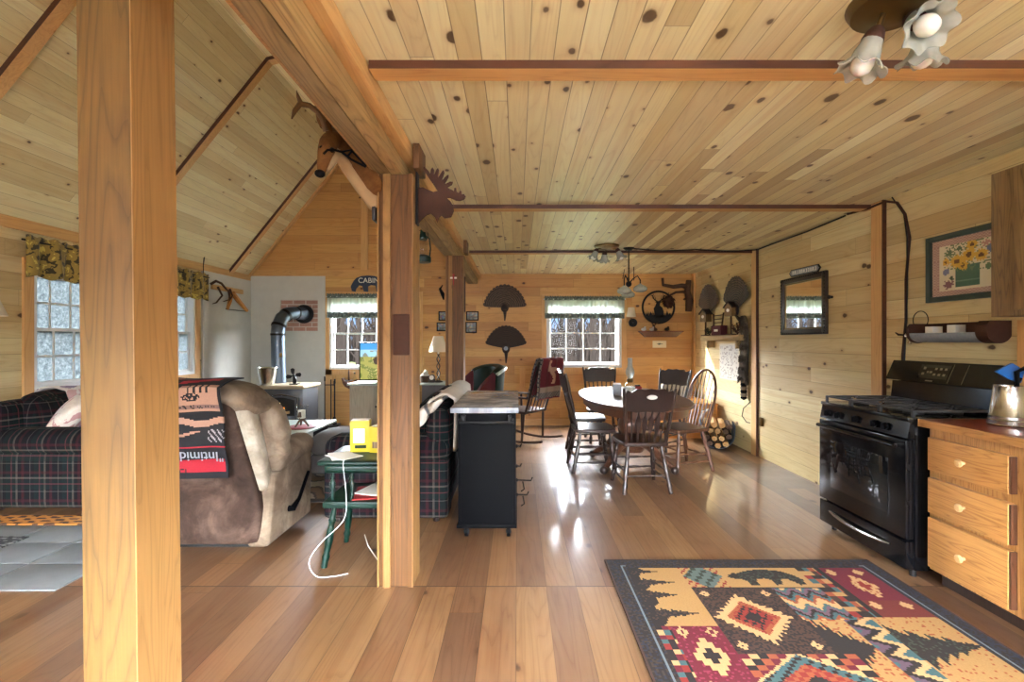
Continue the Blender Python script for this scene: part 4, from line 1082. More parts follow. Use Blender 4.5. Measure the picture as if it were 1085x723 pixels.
t = thing('dining_table', 'oval pedestal dining table with ball-and-claw feet in the dining area', 'table', (1.24, 5.15, 0))
def oval(a, b, n=48, st=.35):
    pts = []
    for i in range(n):
        an = 2*PI*i/n; c, s_ = math.cos(an), math.sin(an)
        pts.append((a*math.copysign(abs(c)**.85, c), b*math.copysign(abs(s_)**.85, s_)))
    return pts
tp = MB().prism(oval(.545, 1.02), lambda u, v: (u, v, .726), (0, 0, .034)).build('table_top', M['tabletop'], t, smooth=50)
bv = tp.modifiers.new('Bevel', 'BEVEL'); bv.width = .012; bv.segments = 3; bv.limit_method = 'ANGLE'
MB().prism(oval(.49, .95), lambda u, v: (u, v, .645), (0, 0, .08)).build('apron', M['midwood'], t, smooth=50)
MB().box(-.5, .5, -.0015, .0015, .7595, .7605).build('leaf_joint', M['darkwood'], t)
MB().lathe([(.0, .16), (.13, .16), (.15, .2), (.12, .25), (.09, .29), (.11, .36), (.14, .42), (.13, .50), (.09, .56), (.12, .60), (.16, .645), (0, .645)], n=28).build('pedestal', M['midwood'], t)
for sx in (-1, 1):
    for sy in (-1, 1):
        d = Vector((sx*.36, sy*.36, 0))
        mb = MB(); mb.tube([d*.22+Vector((0, 0, .27)), d*.45+Vector((0, 0, .24)), d*.72+Vector((0, 0, .13)), d*.92+Vector((0, 0, .075)), d+Vector((0, 0, .06))], [.05, .048, .036, .028, .022], 10)
        f = mb.build('foot', M['midwood'], t)
        MB().ball(tuple(d+Vector((0, 0, .042))), .042, 10).build('ball', M['darkwood'], f)
# ---- on the table
t = thing('oil_lamp', 'clear glass oil lamp with tall chimney standing on the dining table', 'oil lamp', (1.22, 5.10, .761))
MB().lathe([(0, 0), (.055, 0), (.058, .008), (.03, .02), (.022, .035), (.045, .055), (.062, .085), (.058, .12), (.03, .145), (.022, .15)], n=24).build('font', M['lampglass'], t)
MB().lathe([(0, .148), (.028, .148), (.034, .16), (.034, .185), (.028, .19), (0, .19)], n=20).build('burner', M['brass'], t)
MB().lathe([(.026, .188), (.032, .21), (.047, .245), (.044, .28), (.028, .32), (.024, .36), (.026, .41)], n=24).build('chimney', M['frost'], t)
MB().lathe([(0, .006), (.038, .01), (.05, .055), (.056, .085), (.052, .10), (0, .10)], n=20).build('lamp_oil', M['paper'], t)
t = thing('napkin_holder', 'small grey box beside the oil lamp on the dining table', 'napkin holder', (1.09, 5.16, .761))
MB().box(-.045, .045, -.03, .03, 0, .12, .004).build('box', M['galv'], t); MB().box(-.04, .04, -.02, .02, .12, .135, .002).build('napkins', M['paper'], t)
t = thing('candle_jar', 'small red jar behind the oil lamp on the dining table', 'jar', (1.33, 5.22, .761))
MB().lathe([(0, 0), (.045, 0), (.048, .01), (.048, .085), (.04, .095), (0, .095)], n=20).build('jar', M['red'], t); MB().lathe([(0, .095), (.03, .095), (.03, .11), (0, .11)], n=16).build('lid', M['iron'], t)
o = MB().rbox((0, 0, .12), (.36, .10, .24), .045, 8, .02).build('cushion', M['cream'], None, (2.24, 6.35, .485), (math.radians(-14), 0, math.radians(20)), smooth=60)
tag(o, 'pale cushion leaning on the amber chest behind the right-hand chairs', 'cushion')

# ---- low amber chest in the corner
t = thing('storage_chest', 'low amber wooden chest in the back right corner', 'chest', (2.42, 7.02, 0))
MB().box(-.32, .37, -.45, .45, 0, .46, .006).build('body', M['orangebox'], t); MB().box(-.34, .375, -.47, .45, .46, .485, .004).build('lid', M['orangebox'], t)
for o_ in bpy.data.objects:
    if o_.name.startswith('cushion') and 'label' in o_: o_.location = (2.28, 6.85, .498); o_.rotation_euler = (math.radians(-10), 0, 0)
# ---- firewood tote and its logs
t = thing('firewood_tote', 'blue-grey canvas log tote on the floor by the right wall', 'log carrier', (2.58, 6.10, 0), math.radians(-20))
mb = MB()
prof = [(-.21+.0*k, 0) for k in ()]
U = [(.20*math.cos(a), .19+.185*math.sin(a)) for a in [PI*1.0+PI*i/16 for i in range(17)]]
U = [(-.205, .36)]+U+[(.205, .30)]
outer = U; inn = [(x*.955, .19+(z-.19)*.955) for x, z in U]
mb.prism(outer+list(reversed(inn)), lambda u, v: (u, -.21, v), (0, .42, 0)); mb.build('sling', M['canvas'], t, smooth=40)
MB().tube([(-.205, -.10, .34), (-.17, -.10, .42), (-.10, -.02, .47), (-.17, .09, .43), (-.205, .10, .34)], .009, 6).build('handle', M['cream'], t)
MB().tube([(.0, -.22, .01), (-.10, -.26, .02), (-.16, -.24, .012), (-.09, -.22, .01)], .006, 5).build('strap', M['iron'], t)
logs = []
r_ = random.Random(4)
spots = [(-.09, .07), (.0, .05), (.09, .075), (-.125, .155), (-.04, .14), (.045, .145), (.13, .165), (-.085, .23), (.0, .23), (.09, .235), (-.04, .31), (.05, .31), (.13, .29), (-.125, .30)]
where = ['bottom left', 'bottom middle', 'bottom right', 'second row left end', 'second row left of centre', 'second row right of centre', 'second row right end', 'third row left', 'third row middle', 'third row right', 'top row left of centre', 'top row right of centre', 'top row right end', 'top row left end']
tm = Matrix.Translation((2.58, 6.10, 0)) @ Matrix.Rotation(math.radians(-20), 4, 'Z')
for k, (x, z) in enumerate(spots):
    n = 6; pr = [(x+.040*r_.uniform(.85, 1.05)*math.cos(a+k), z+.036*r_.uniform(.85, 1.05)*math.sin(a+k)) for a in [2*PI*i/n for i in range(n)]]
    mb = MB(); y0 = -.215-r_.uniform(0, .05); ln = .44+r_.uniform(-.03, .03)
    p2 = [(u-x, v-z) for u, v in pr]; mb.prism(p2, lambda u, v: (u, 0, v), (0, ln, 0))
    o = mb.build('firewood_log', M['logend'] if k % 3 else M['twig'], None, tuple(tm @ Vector((x, y0, z))), (0, 0, math.radians(-20)), smooth=0)
    tag(o, 'split log in the canvas tote, %s of the stack' % where[k], 'log', 'split logs in the canvas tote')

# ---- right wall of the dining corner: mantel shelf and what stands on it
t = thing('mantel_shelf', 'rough slab mantel shelf on the right wall near the back corner', 'shelf', (XR, 6.35, 1.36))
MB().box(-.14, 0, -.60, .62, .0, .075, .012).build('slab', M['beamwood'], t)
mb = MB()
for y in (-.45, .45): mb.box(-.11, 0, y-.02, y+.02, -.10, 0, .004)
mb.build('bracket', M['beamwood'], t)
def turkey(name, label, loc, rz, rad, n=17, spread=82, m='feather', stem=.2, rx=0, medal=False, group=None):
    t = thing(name, label, 'turkey fan', loc, rz, group, rx)
    mb = MB()
    for k in range(n):
        a = math.radians(-spread+2*spread*k/(n-1)); L = rad*(.96+.04*math.cos(a*3)); c, s_ = math.sin(a), math.cos(a); w = rad*.105
        prof = [(0.10, .25), (.35, .55), (.6, .85), (.85, 1.0), (.95, .85), (1.0, .35)]
        pts = [(-w*q*.9, L*f) for f, q in prof]+[(w*q*.9, L*f) for f, q in reversed(prof)]
        yy = -.012-.004*(k % 2)-.015*math.cos(a)
        mb.prism(pts, lambda u, v: (v*c+u*s_, yy-.02*(v/rad), v*s_-u*c), (0, .004, 0))
    mb.build('tail_feathers', M[m], t, smooth=0)
    b = MB(); b.ball((0, -.03, -.01), rad*.17, 9, (1, .3, 1.15)); b.build('rosette', M['feather2'], t)
    if medal: MB().tube([(0, -.085, 0), (0, -.095, 0)], .034, 20).build('medallion', M['galv'], t)
    if stem: MB().tube([(0, -.02, -.03), (.005, -.025, -stem*.6), (0, -.025, -stem)], [.035, .02, .008], 8).build('beard', M['feather2'], t)
    return t
turkey('turkey_fan', 'upper of the two dark turkey tail fans on the back wall', (-.20, YB-.002, 1.90), 0, .37, stem=.22)
turkey('turkey_fan', 'lower turkey fan on the back wall with a round silver medallion', (-.18, YB-.002, 1.24), 0, .37, spread=72, stem=.24, medal=True, m='feather2')
for k, (y, lb) in enumerate(((6.93, 'turkey fan on the right wall nearest the back corner, smaller looking'), (6.06, 'large barred turkey fan on the right wall above the mantel shelf near the post'))):
    turkey('turkey_fan', lb, (XR-.002, y, 1.76), math.radians(-90), .43, spread=62, stem=0)
def birdhouse(label, y, x, h):
    t = thing('birdhouse', label, 'birdhouse', (x, y, 1.436), math.radians(-70))
    MB().tube([(0, 0, 0), (0, 0, h)], .012, 6).build('stake', M['twig'], t)
    MB().box(-.05, .05, -.045, .045, 0, .012, .002).build('base', M['twig'], t)
    mb = MB(); mb.prism([(-.06, h), (.06, h), (.06, h+.12), (0, h+.17), (-.06, h+.12)], lambda u, v: (u, -.05, v), (0, .10, 0)); mb.build('house', M['greyoak'], t, smooth=0)
    mb = MB(); mb.prism([(-.075, h+.105), (0, h+.175), (.075, h+.105), (.075, h+.12), (0, h+.19), (-.075, h+.12)], lambda u, v: (u, -.065, v), (0, .13, 0)); mb.build('roof', M['darkwood'], t, smooth=0)
    MB().tube([(0, -.056, h+.075), (0, -.05, h+.075)], .022, 14).build('entrance', M['paper'], t)
birdhouse('small weathered birdhouse at the back-corner end of the mantel shelf', 6.90, XR-.085, .20)
birdhouse('larger weathered birdhouse on the mantel shelf near the post', 6.08, XR-.085, .24)
t = thing('wooden_crate', 'maroon wooden crate with slatted ends standing on the mantel shelf', 'crate', (XR-.075, 6.46, 1.436), math.radians(-90), None)
mb = MB(); mb.box(-.15, .15, -.045, -.03, 0, .13, .002).box(-.15, .15, .03, .045, 0, .13, .002).box(-.15, -.135, -.03, .03, 0, .13).box(.135, .15, -.03, .03, 0, .13).box(-.135, .135, -.03, .03, 0, .01); mb.build('crate_body', M['maroonfab'], t, smooth=0)
mb = MB()
for x in (-.13, .13): mb.tube([(x, -.02, .12), (x*1.25, -.01, .30)], .010, 6)
for z in (.17, .22, .27): mb.tube([(-.15, -.015, z), (.15, -.015, z)], .006, 6)
mb.build('ladder_back', M['rust'], t); MB().box(-.06, .06, -.048, -.044, .05, .08).build('label_plate', M['paper'], t)
def sprig(name, label, loc, s, seed, m):
    r = random.Random(seed); t = thing(name, label, 'greenery', loc); mb = MB(); lf = MB()
    for k in range(9):
        a = r.uniform(0, 2*PI); e = Vector((math.cos(a)*.06*s, math.sin(a)*.10*s, r.uniform(.06, .16)*s)); mb.tube([(0, 0, 0), tuple(e*.5+Vector((0, 0, .02))), tuple(e)], .004, 5)
        for q in range(7):
            p = e*(.3+.1*q); d = Vector((r.uniform(-1, 1), r.uniform(-1, 1), r.uniform(-.3, 1))).normalized()*.035*s
            lf.tube([tuple(p), tuple(p+d)], [.006, .001], 4)
    mb.build('stems', M['twig'], t); lf.build('leaves', m, t); return t
sprig('pine_sprig', 'dark greenery cluster under the birdhouse at the corner end of the mantel', (XR-.085, 6.76, 1.437), 1.0, 3, M['green'])
sprig('pine_sprig', 'dark greenery cluster beside the larger birdhouse on the mantel', (XR-.085, 5.90, 1.437), 1.1, 5, M['rust'])
# map and dark strip under the shelf
def mapcol(u, v):
    r = random.Random(int(u*31)*17+int(v*41)); n = noise.noise(Vector((u*6, v*7, 0)))
    if u < .04 or u > .96 or v < .04 or v > .96: return srgb(216, 206, 182)
    if abs(n) < .05: return srgb(150, 140, 128)
    return srgb(206, 200, 186) if r.random() < .85 else srgb(168, 160, 150)
o = paint_sheet('wall_map', 26, 26, lambda u, v: (0, .29-.58*u, -.24+.48*v), mapcol, M['print'], None, (XR-.006, 6.31, 1.08), solid=.004)
tag(o, 'pale printed map pinned below the mantel shelf on the right wall', 'map')
mb = MB().box(-.02, 0, -.02, .02, -.14, .14, .002); o = mb.build('hanging_strip', M['darkwood'], None, (XR, 5.94, 1.19)); tag(o, 'dark wooden strip on the wall between the map and the hanging pelt', 'strip')
# raccoon pelt
t = thing('raccoon_pelt', 'grey-brown fur pelt with ringed tail hanging beside the mantel shelf', 'pelt', (XR-.012, 5.81, 1.66))
r_ = random.Random(8)
prof = [(0, .03, .02), (-.04, .05, .0), (-.10, .055, -.01), (-.2, .05, -.03), (-.32, .07, -.02), (-.46, .085, -.0), (-.6, .095, .01), (-.72, .10, .02), (-.78, .07, .01)]
mb = MB(); vs = []; n = 14
for (z, w, o_) in prof:
    for k in range(n):
        a = 2*PI*k/n; vs.append((-.035-.035*math.cos(a)+.0, o_+w*math.sin(a)*(1+.15*r_.uniform(-1, 1)), z+.01*r_.uniform(-1, 1)))
fs = [(i*n+k, i*n+(k+1) % n, (i+1)*n+(k+1) % n, (i+1)*n+k) for i in range(len(prof)-1) for k in range(n)]+[tuple(range(n)), tuple((len(prof)-1)*n+k for k in range(n))]
mb.add(vs, fs)
for k in range(520):
    f = r_.random(); i = min(int(f*(len(prof)-1)), len(prof)-2); z, w, o_ = prof[i]; a = r_.uniform(-1.5, 1.5)
    p = Vector((-.038-.034*math.cos(a), o_+w*math.sin(a), z-f*.02-r_.uniform(0, .07)))
    mb.tube([tuple(p), tuple(p+Vector((-.018*math.cos(a), .022*math.sin(a), -.035)))], [.005, .001], 3, cap=False)
mb.build('body_fur', M['pelt'], t, smooth=60)
for k in range(6):
    z = -.78-.042*k; mb = MB(); mb.tube([(-.035, .01, z), (-.035, .01, z-.02), (-.034, .01, z-.042)], [.034, .04, .034 if k < 5 else .008], 10)
    mb.build('tail_ring', M['blackmatte'] if k % 2 else M['suedelight'], t)
for (a, b, c) in (((-.04, -.06, -.12), (-.06, .10, -.02), (-.05, .19, .02)), ((-.04, .04, -.10), (-.06, -.06, -.20), (-.05, -.09, -.26)), ((-.04, -.04, -.7), (-.05, -.10, -.80), (-.05, -.11, -.84))): MB().tube([a, b, c], [.03, .022, .012], 7).build('paw', M['pelt'], t)
o = MB().tube([(XR-.01, 5.72, .62), (XR-.03, 5.86, .52), (XR-.03, 5.90, .42), (XR-.03, 5.78, .36), (XR-.04, 5.68, .37)], .005, 6).build('loose_wire', M['iron'], None); tag(o, 'thin loop of wire by the post low on the right wall', 'wire')
o = MB().box(-.03, 0, -.03, .03, -.05, .05, .006).build('power_outlet', M['brass'], None, (XR, 5.47, .42)); tag(o, 'small metal outlet cover low on the right wall beside the post', 'outlet')

# ---- back wall pieces
t = thing('metal_deer_sign', 'round black metal sign with an antlered deer on the back wall', 'wall sign', (2.27, YB-.012, 1.90))
MB().tube([(.255*math.cos(a), 0, .255*math.sin(a)) for a in [2*PI*i/48 for i in range(48)]], .016, 8, closed=True).build('ring', M['iron'], t)
F = lambda u, v: (u, -.006, v)
deer = MB()
deer.prism([(-.06, -.10), (-.075, -.02), (-.045, .03), (-.03, .075), (-.055, .085), (-.03, .10), (-.015, .095), (0, .10), (.015, .095), (.03, .10), (.055, .085), (.03, .075), (.02, .03), (.06, .0), (.085, -.06), (.08, -.17), (-.06, -.17)], F, (0, .012, 0))
for s_ in (-1, 1):
    deer.tube([(s_*.015, 0, .095), (s_*.05, 0, .115), (s_*.085, 0, .15), (s_*.09, 0, .19), (s_*.07, 0, .215)], [.008, .009, .008, .007, .003], 6)
    for (a, b) in (((.05, .115), (.045, .17)), ((.08, .145), (.06, .19)), ((.09, .175), (.12, .20))): deer.tube([(s_*a[0], 0, a[1]), (s_*b[0], 0, b[1])], [.007, .002], 5)
deer.build('deer', M['iron'], t, smooth=0)
g = MB(); g.prism([(-.21, -.15), (-.19, -.10), (-.15, -.14), (-.12, -.07), (-.10, -.13), (-.05, -.12), (0, -.15), (.06, -.12), (.12, -.13), (.14, -.05), (.16, -.12), (.19, -.09), (.21, -.15), (.16, -.20), (0, -.25), (-.16, -.20)], F, (0, .012, 0))
r_ = random.Random(9)
for k in range(16): x = -.19+.025*k; g.tube([(x, 0, -.15), (x+r_.uniform(-.02, .02), 0, -.15+r_.uniform(.05, .12))], [.006, .001], 4)
g.build('grass', M['iron'], t, smooth=0)
t = thing('wall_tray_shelf', 'dark red sloping tray shelf under the round deer sign', 'shelf', (2.29, YB, 1.42))
mb = MB(); mb.hexa([(-.24, -.10, 0), (.24, -.10, 0), (.24, 0, 0), (-.24, 0, 0), (-.34, -.14, .085), (.34, -.14, .085), (.34, 0, .085), (-.34, 0, .085)]); mb.build('tray', M['midwood'], t, smooth=0)
mb = MB(); mb.box(-.345, .345, -.146, -.001, .085, .095); mb.build('rim', M['maroonfab'], t)
t = thing('antler_figurine', 'small dark antler figurine in the middle of the red tray shelf', 'figurine', (2.20, YB-.07, 1.516))
mb = MB(); mb.ball((0, 0, .025), .03, 7, (1.3, .8, .8)).tube([(0, 0, .03), (-.02, 0, .09), (-.06, 0, .14)], [.016, .012, .004], 6).tube([(-.02, 0, .08), (.03, 0, .13), (.07, 0, .15)], [.01, .008, .003], 6).tube([(-.01, 0, .06), (-.05, 0, .09)], [.01, .003], 5); mb.build('figure', M['twig'], t)
for k, (x, c, lb) in enumerate(((-.27, 'paper', 'small white ornament at the left end of the red tray shelf'), (-.14, 'cream', 'cream oval ornament on the red tray shelf left of the figurine'), (.10, 'iron', 'small dark ornament on the red tray shelf right of the figurine'))):
    o = MB().ball((0, 0, .028), .032, 7, (1.3, .8, .85)).ball((.02, 0, .06), .016, 6).build('ornament', M[c], None, (2.29+x, YB-.07, 1.516)); tag(o, lb, 'ornament', 'ornaments on the red tray shelf')
def cardcol(u, v):
    if abs(v-.45-.1*math.sin(u*3)) < .10*math.sin(PI*min(1, max(0, (u-.25)/.5))) and .25 < u < .75: return srgb(86, 92, 74)
    return srgb(226, 214, 182)
o = paint_sheet('picture_card', 20, 12, lambda u, v: (-.11+.22*u, 0, -.055+.11*v), cardcol, M['print'], None, (2.29, YB-.004, 1.305), solid=.003); tag(o, 'small cream card with a fish, pinned under the red tray shelf', 'card')
t = thing('wall_sconce', 'wall sconce with white shade right of the dining window', 'wall lamp', (1.83, YB, 1.66))
MB().tube([(.03, 0, -.01), (.03, -.03, -.01)], .068, 24).build('backplate', M['iron'], t); MB().tube([(.03, -.03, -.01), (.0, -.10, .0), (-.02, -.11, .06)], .009, 8).build('arm', M['iron'], t)
MB().lathe([(.075, 0), (.05, .15), (.046, .15), (.071, 0)], (-.02, -.11, .08), 24).build('lamp_shade', M['shade'], t)
t = thing('branch_bracket', 'gnarled branch bracket in the back right corner near the ceiling', 'branch', (2.62, YB, 2.0))
mb = MB(); mb.tube([(.12, -.06, -.17), (.13, -.07, 0), (.10, -.06, .15), (.12, -.06, .33)], [.05, .06, .05, .04], 9).tube([(.10, -.06, .22), (.0, -.09, .24), (-.14, -.10, .22), (-.30, -.10, .25), (-.31, -.10, .36)], [.045, .035, .03, .025, .022], 8).tube([(.12, -.06, .12), (.02, -.08, .14), (-.10, -.10, .13), (-.20, -.11, .08)], [.03, .022, .02, .014], 7).tube([(.12, -.06, .05), (.03, -.08, .02)], [.03, .01], 6)
mb.build('branches', M['twig'], t, smooth=60)
t = thing('wasp_nest', 'dark ball-shaped nest hanging from the branch bracket', 'nest', (2.40, YB-.12, 2.0))
mb = MB(); mb.ball((0, 0, -.02), .085, 9, (1, .9, 1.15)); r_ = random.Random(1)
for k in range(60):
    a, b = r_.uniform(0, 2*PI), r_.uniform(0, PI); d = Vector((math.sin(b)*math.cos(a), math.sin(b)*math.sin(a), math.cos(b))); mb.tube([tuple(d*.075), tuple(d*.105+Vector((0, 0, -.03)))], [.014, .004], 4)
mb.build('scales', M['rust'], t); MB().tube([(0, 0, .07), (.0, 0, .13)], .004, 5).build('hanger', M['iron'], t)
# gathered valances ---------------------------------------------------------------
def valance(name, label, axis, pos, inward, a0, a1, zt, zb, folds, mat, band=None, swag=False, header=.035):
    t = thing(name, label, 'valance', ((a0+a1)/2 if axis == 'x' else pos, pos if axis == 'x' else (a0+a1)/2, zt)); L = a1-a0
    def P(u, d, z):
        return ((u-.5)*L, inward*d, z) if axis == 'x' else (inward*d, (u-.5)*L, z)
    def f(u, v):
        amp = .008+.020*v if not swag else .012+.030*v
        d = .055+amp*math.sin(u*folds*2*PI)+.006*math.sin(u*folds*5.1*PI+1)
        zb_ = -(zt-zb)*v
        if swag: zb_ += .035*v*abs(math.sin(u*folds*PI))
        if v < .001: zb_ = .02*math.sin(u*folds*4*PI)*.5+.01
        return P(u, d, zb_)
    MB().grid(folds*10, 8, f).build('cloth', M[mat], t, smooth=80, solid=.004)
    MB().tube([P(-.015, .045, -header), P(1.015, .045, -header)], .009, 8).build('rod', M['iron'] if swag else M['white'], t)
    if band:
        def g(u, v): q = f(u, .78+.26*v); return tuple(Vector(q)+Vector(P(.5, .006, 0)))
        MB().grid(folds*10, 2, g).build('band', M[band], t, smooth=80, solid=.004)
        def g2(u, v): q = f(u, .0+.16*v); return tuple(Vector(q)+Vector(P(.5, .006, 0)))
        MB().grid(folds*10, 2, g2).build('heading_band', M[band], t, smooth=80, solid=.004)
    return t
valance('window_valance', 'sheer grey valance with patterned bands over the dining window', 'x', YB-.022, -1, .44, 1.71, 2.06, 1.73, 16, 'valgrey', 'valband')
valance('window_valance', 'sheer grey valance with patterned bands over the living room window', 'x', YB-.022, -1, -3.03, -2.0, 2.10, 1.74, 12, 'valgrey', 'valband')
# ================================================================== LIVING SIDE
valance('window_valance', 'gold lodge-print swag valance over the nearer left wall window', 'y', XL+.024, 1, 4.05, 5.18, 2.26, 1.90, 5, 'valgold', None, True)
valance('window_valance', 'gold lodge-print swag valance over the left wall window by the stove corner', 'y', XL+.024, 1, 5.28, 6.46, 2.26, 1.90, 5, 'valgold', None, True)
# ---- plaid sofa: local front faces +X, length along Y, origin centre of floor footprint
def sofa(label, loc, rz, L=1.95, D=.92):
    t = thing('plaid_sofa', label, 'sofa', loc, rz); h = L/2; d = D/2; m = M['plaid']
    MB().rbox((0, 0, .225), (D-.04, L-.10, .37), .03, 8).build('base', m, t, smooth=60)
    for s in (-1, 1):
        y = s*(h-.12)
        mb = MB(); mb.rbox((.0, y, .26), (D, .22, .44), .035, 8)
        mb.rbox((.0, y, .545), (D+.01, .25, .21), .10, 10, .008)
        mb.build('arm', m, t, smooth=60)
    n = 2; w = (L-.50)/n
    for k in range(n):
        y = -(L-.50)/2+w*(k+.5)
        MB().rbox((.09, y, .465), (D-.22, w-.006, .15), .055, 10, .02).build('seat_cushion', m, t, smooth=60)
        MB().rbox((-.22+.0, y, .68), (.24, w+.05, .44), .10, 12, .03, fn=lambda p: (p.x-.22*(p.z-.46), p.y, p.z)).build('back_cushion', m, t, smooth=60)
    MB().rbox((-.36, 0, .50), (.20, L-.06, .74), .09, 10, .0, fn=lambda p: (p.x-.05*max(0, p.z-.4), p.y, p.z)).build('back_frame', m, t, smooth=60)
    mb = MB()
    for x in (-.36, .38):
        for y in (-h+.1, h-.1): mb.tube([(x, y, 0), (x, y, .05)], .025, 8)
    mb.build('feet', M['darkwood'], t)
    return t
s1 = sofa('plaid sofa against the left wall under the gold valances', (-3.78, 4.68, 0), 0, 2.0)
s2 = sofa('plaid sofa behind the black cart, seen from its arm end', (-.97, 4.24, 0), PI, 1.56)
def pillow(name, label, loc, rot, size, m):
    o = MB().rbox((0, 0, 0), size, min(size)*.46, 10, .03).build(name, m, None, loc, rot, smooth=70); return tag(o, label, 'pillow')
pillow('throw_pillow', 'pale floral pillow on the left sofa nearest its arm', (-3.86, 4.06, .69), (math.radians(24), math.radians(-50), .35), (.38, .38, .13), M['pillow'])
pillow('throw_pillow', 'second pale floral pillow farther along the left sofa', (-3.90, 4.52, .70), (math.radians(-10), math.radians(-60), -.1), (.38, .38, .13), M['pillow'])
# quilt over the sofa back against the window
def quilt(u, v):
    y = -.55+1.3*u; s = v*1.0
    if s < .25: p = (-.44-.01, .60+s*1.12)
    elif s < .45: a = (s-.25)/.2; p = (-.44+.26*a, .895+.035*math.sin(PI*a))
    else: a = (s-.45)/.55; p = (-.17+.14*a, .905-.36*a)
    return (p[0]+.006*math.sin(u*23), y, p[1]+.012*math.sin(u*11+v*5)+.012)
o = MB().grid(30, 24, quilt).build('floral_quilt', M['quilt'], None, (-3.78, 4.68, 0), smooth=80, solid=.014); tag(o, 'lilac and white floral quilt spread over the back of the left sofa', 'quilt')
# cream and grey blanket over the right sofa's back and arm
def drape(u, v):  # world coords; v runs from behind the back over the top to the seat
    y = 3.56+1.25*u
    s = v
    if s < .22: p = (-.475, .50+.36*s/.22)
    elif s < .42: a = (s-.22)/.20; p = (-.475-.185*a, .875+.045*math.sin(PI*a)+.0)
    elif s < .74: a = (s-.42)/.32; p = (-.655-.20*a, .895-.27*a)
    else: a = (s-.74)/.26; p = (-.855-.38*a, .615-.035*a)
    return (p[0]+.010*math.sin(u*17+v*3), y+.02*math.sin(v*9), p[1]+.02+.012*math.sin(u*13+v*7))
o = MB().grid(36, 40, drape).build('cream_blanket', M['cream'], None, smooth=80, solid=.02); tag(o, 'cream wool blanket draped over the back of the sofa behind the cart', 'blanket')
def drape2(u, v): # near end fold hanging over the arm side
    x = -.52-.42*u; top = .93-.26*u*u-.08*u; ln = .10+.24*u+.22*max(0, u-.6)
    a = min(1, v/.25)
    return (x-.09*v*(1-u), 3.60-.165*math.sin(a*PI/2)-.012*math.sin(u*15), top-max(0, v-.1)*ln+.01*math.sin(u*20))
o = MB().grid(26, 20, drape2).build('grey_throw', M['greyfab'], None, smooth=80, solid=.016); tag(o, 'grey and cream throw hanging over the near end of the sofa behind the cart', 'blanket')
o.data.materials.clear()
t_ = NT('striped cream and grey wool'); sp_ = t_.new('ShaderNodeSeparateXYZ'); t_.link(t_.obj(), sp_.inputs[0])
q_ = t_.math('FRACT', t_.math('MULTIPLY', t_.math('ADD', sp_.outputs[0], t_.math('MULTIPLY', sp_.outputs[2], .7)), 5.5))
m_ = t_.out(t_.ramp(q_, [(.0, srgb(206, 196, 186)), (.55, srgb(206, 196, 186)), (.6, srgb(92, 90, 94)), (.72, srgb(92, 90, 94)), (.78, srgb(190, 176, 162))]), .95); o.data.materials.append(m_)

# ---- black kitchen cart
t = thing('kitchen_cart', 'black rolling kitchen cart with grey streaked top and towel bar', 'cart', (-.205, 3.72, 0))
hx, hy = .195, .53
MB().box(-hx, hx, -hy, hy, .095, .86, .005).build('body', M['blackmatte'], t)
mb = MB(); mb.box(-hx+.02, hx-.02, -hy-.006, -hy, .13, .80, .003); mb.build('end_panel', M['blackmatte'], t)
mb = MB(); mb.box(-hx-.008, hx+.008, -hy-.012, hy+.012, .09, .115, .004); mb.build('plinth', M['blackmatte'], t)
tm_ = NT('grey streaked laminate'); n_ = tm_.noise(tm_.comb(tm_.math('MULTIPLY', tm_.dot(tm_.obj(), (0, 1, 0)), 5.0), tm_.math('MULTIPLY', tm_.dot(tm_.obj(), (1, 0, 0)), 3.5)), 1.0, 5, .7)
M['laminate'] = tm_.out(tm_.ramp(n_, [(.3, srgb(96, 104, 116)), (.5, srgb(146, 150, 158)), (.65, srgb(206, 206, 208))]), .22)
MB().box(-.245, .215, -.56, .56, .868, .905, .006).build('top', M['laminate'], t)
mb = MB()
for s_ in (-1, 1): mb.box(s_*.155-.012, s_*.155+.012, -hy-.045, -hy+.002, .80, .855, .004).ball((s_*.175, -hy-.045, .825), .014, 6)
mb.tube([(-.19, -hy-.042, .81), (.19, -hy-.042, .81)], .009, 10); mb.build('towel_bar', M['iron'], t)
for (x, y) in ((-.145, -.45), (.145, -.45), (-.145, .45), (.145, .45)):
    c = MB().box(x-.018, x+.018, y-.02, y+.02, .06, .092, .003).tube([(x-.018, y, .036), (x+.018, y, .036)], .012, 8).build('caster', M['iron'], t)
    MB().tube([(x-.012, y+.005, .034), (x+.012, y+.005, .034)], .034, 18).build('wheel', M['blackmatte'], c)
for (y, z, L) in ((-.34, .60, .03), (-.20, .42, .03), (-.30, .345, .11), (-.36, .26, .08)):
    mb = MB(); mb.tube([(hx, y, z), (hx+.025, y, z), (hx+L, y+.03, z-.012), (hx+L+.012, y+.03, z+.012)], .005, 6).ball((hx+.006, y, z), .012, 6)
    if L > .05: mb.tube([(hx+.05, y, z-.01), (hx+.06, y-.02, z-.06), (hx+.04, y, z-.08)], .005, 5)
    mb.build('side_hook', M['iron'], t)
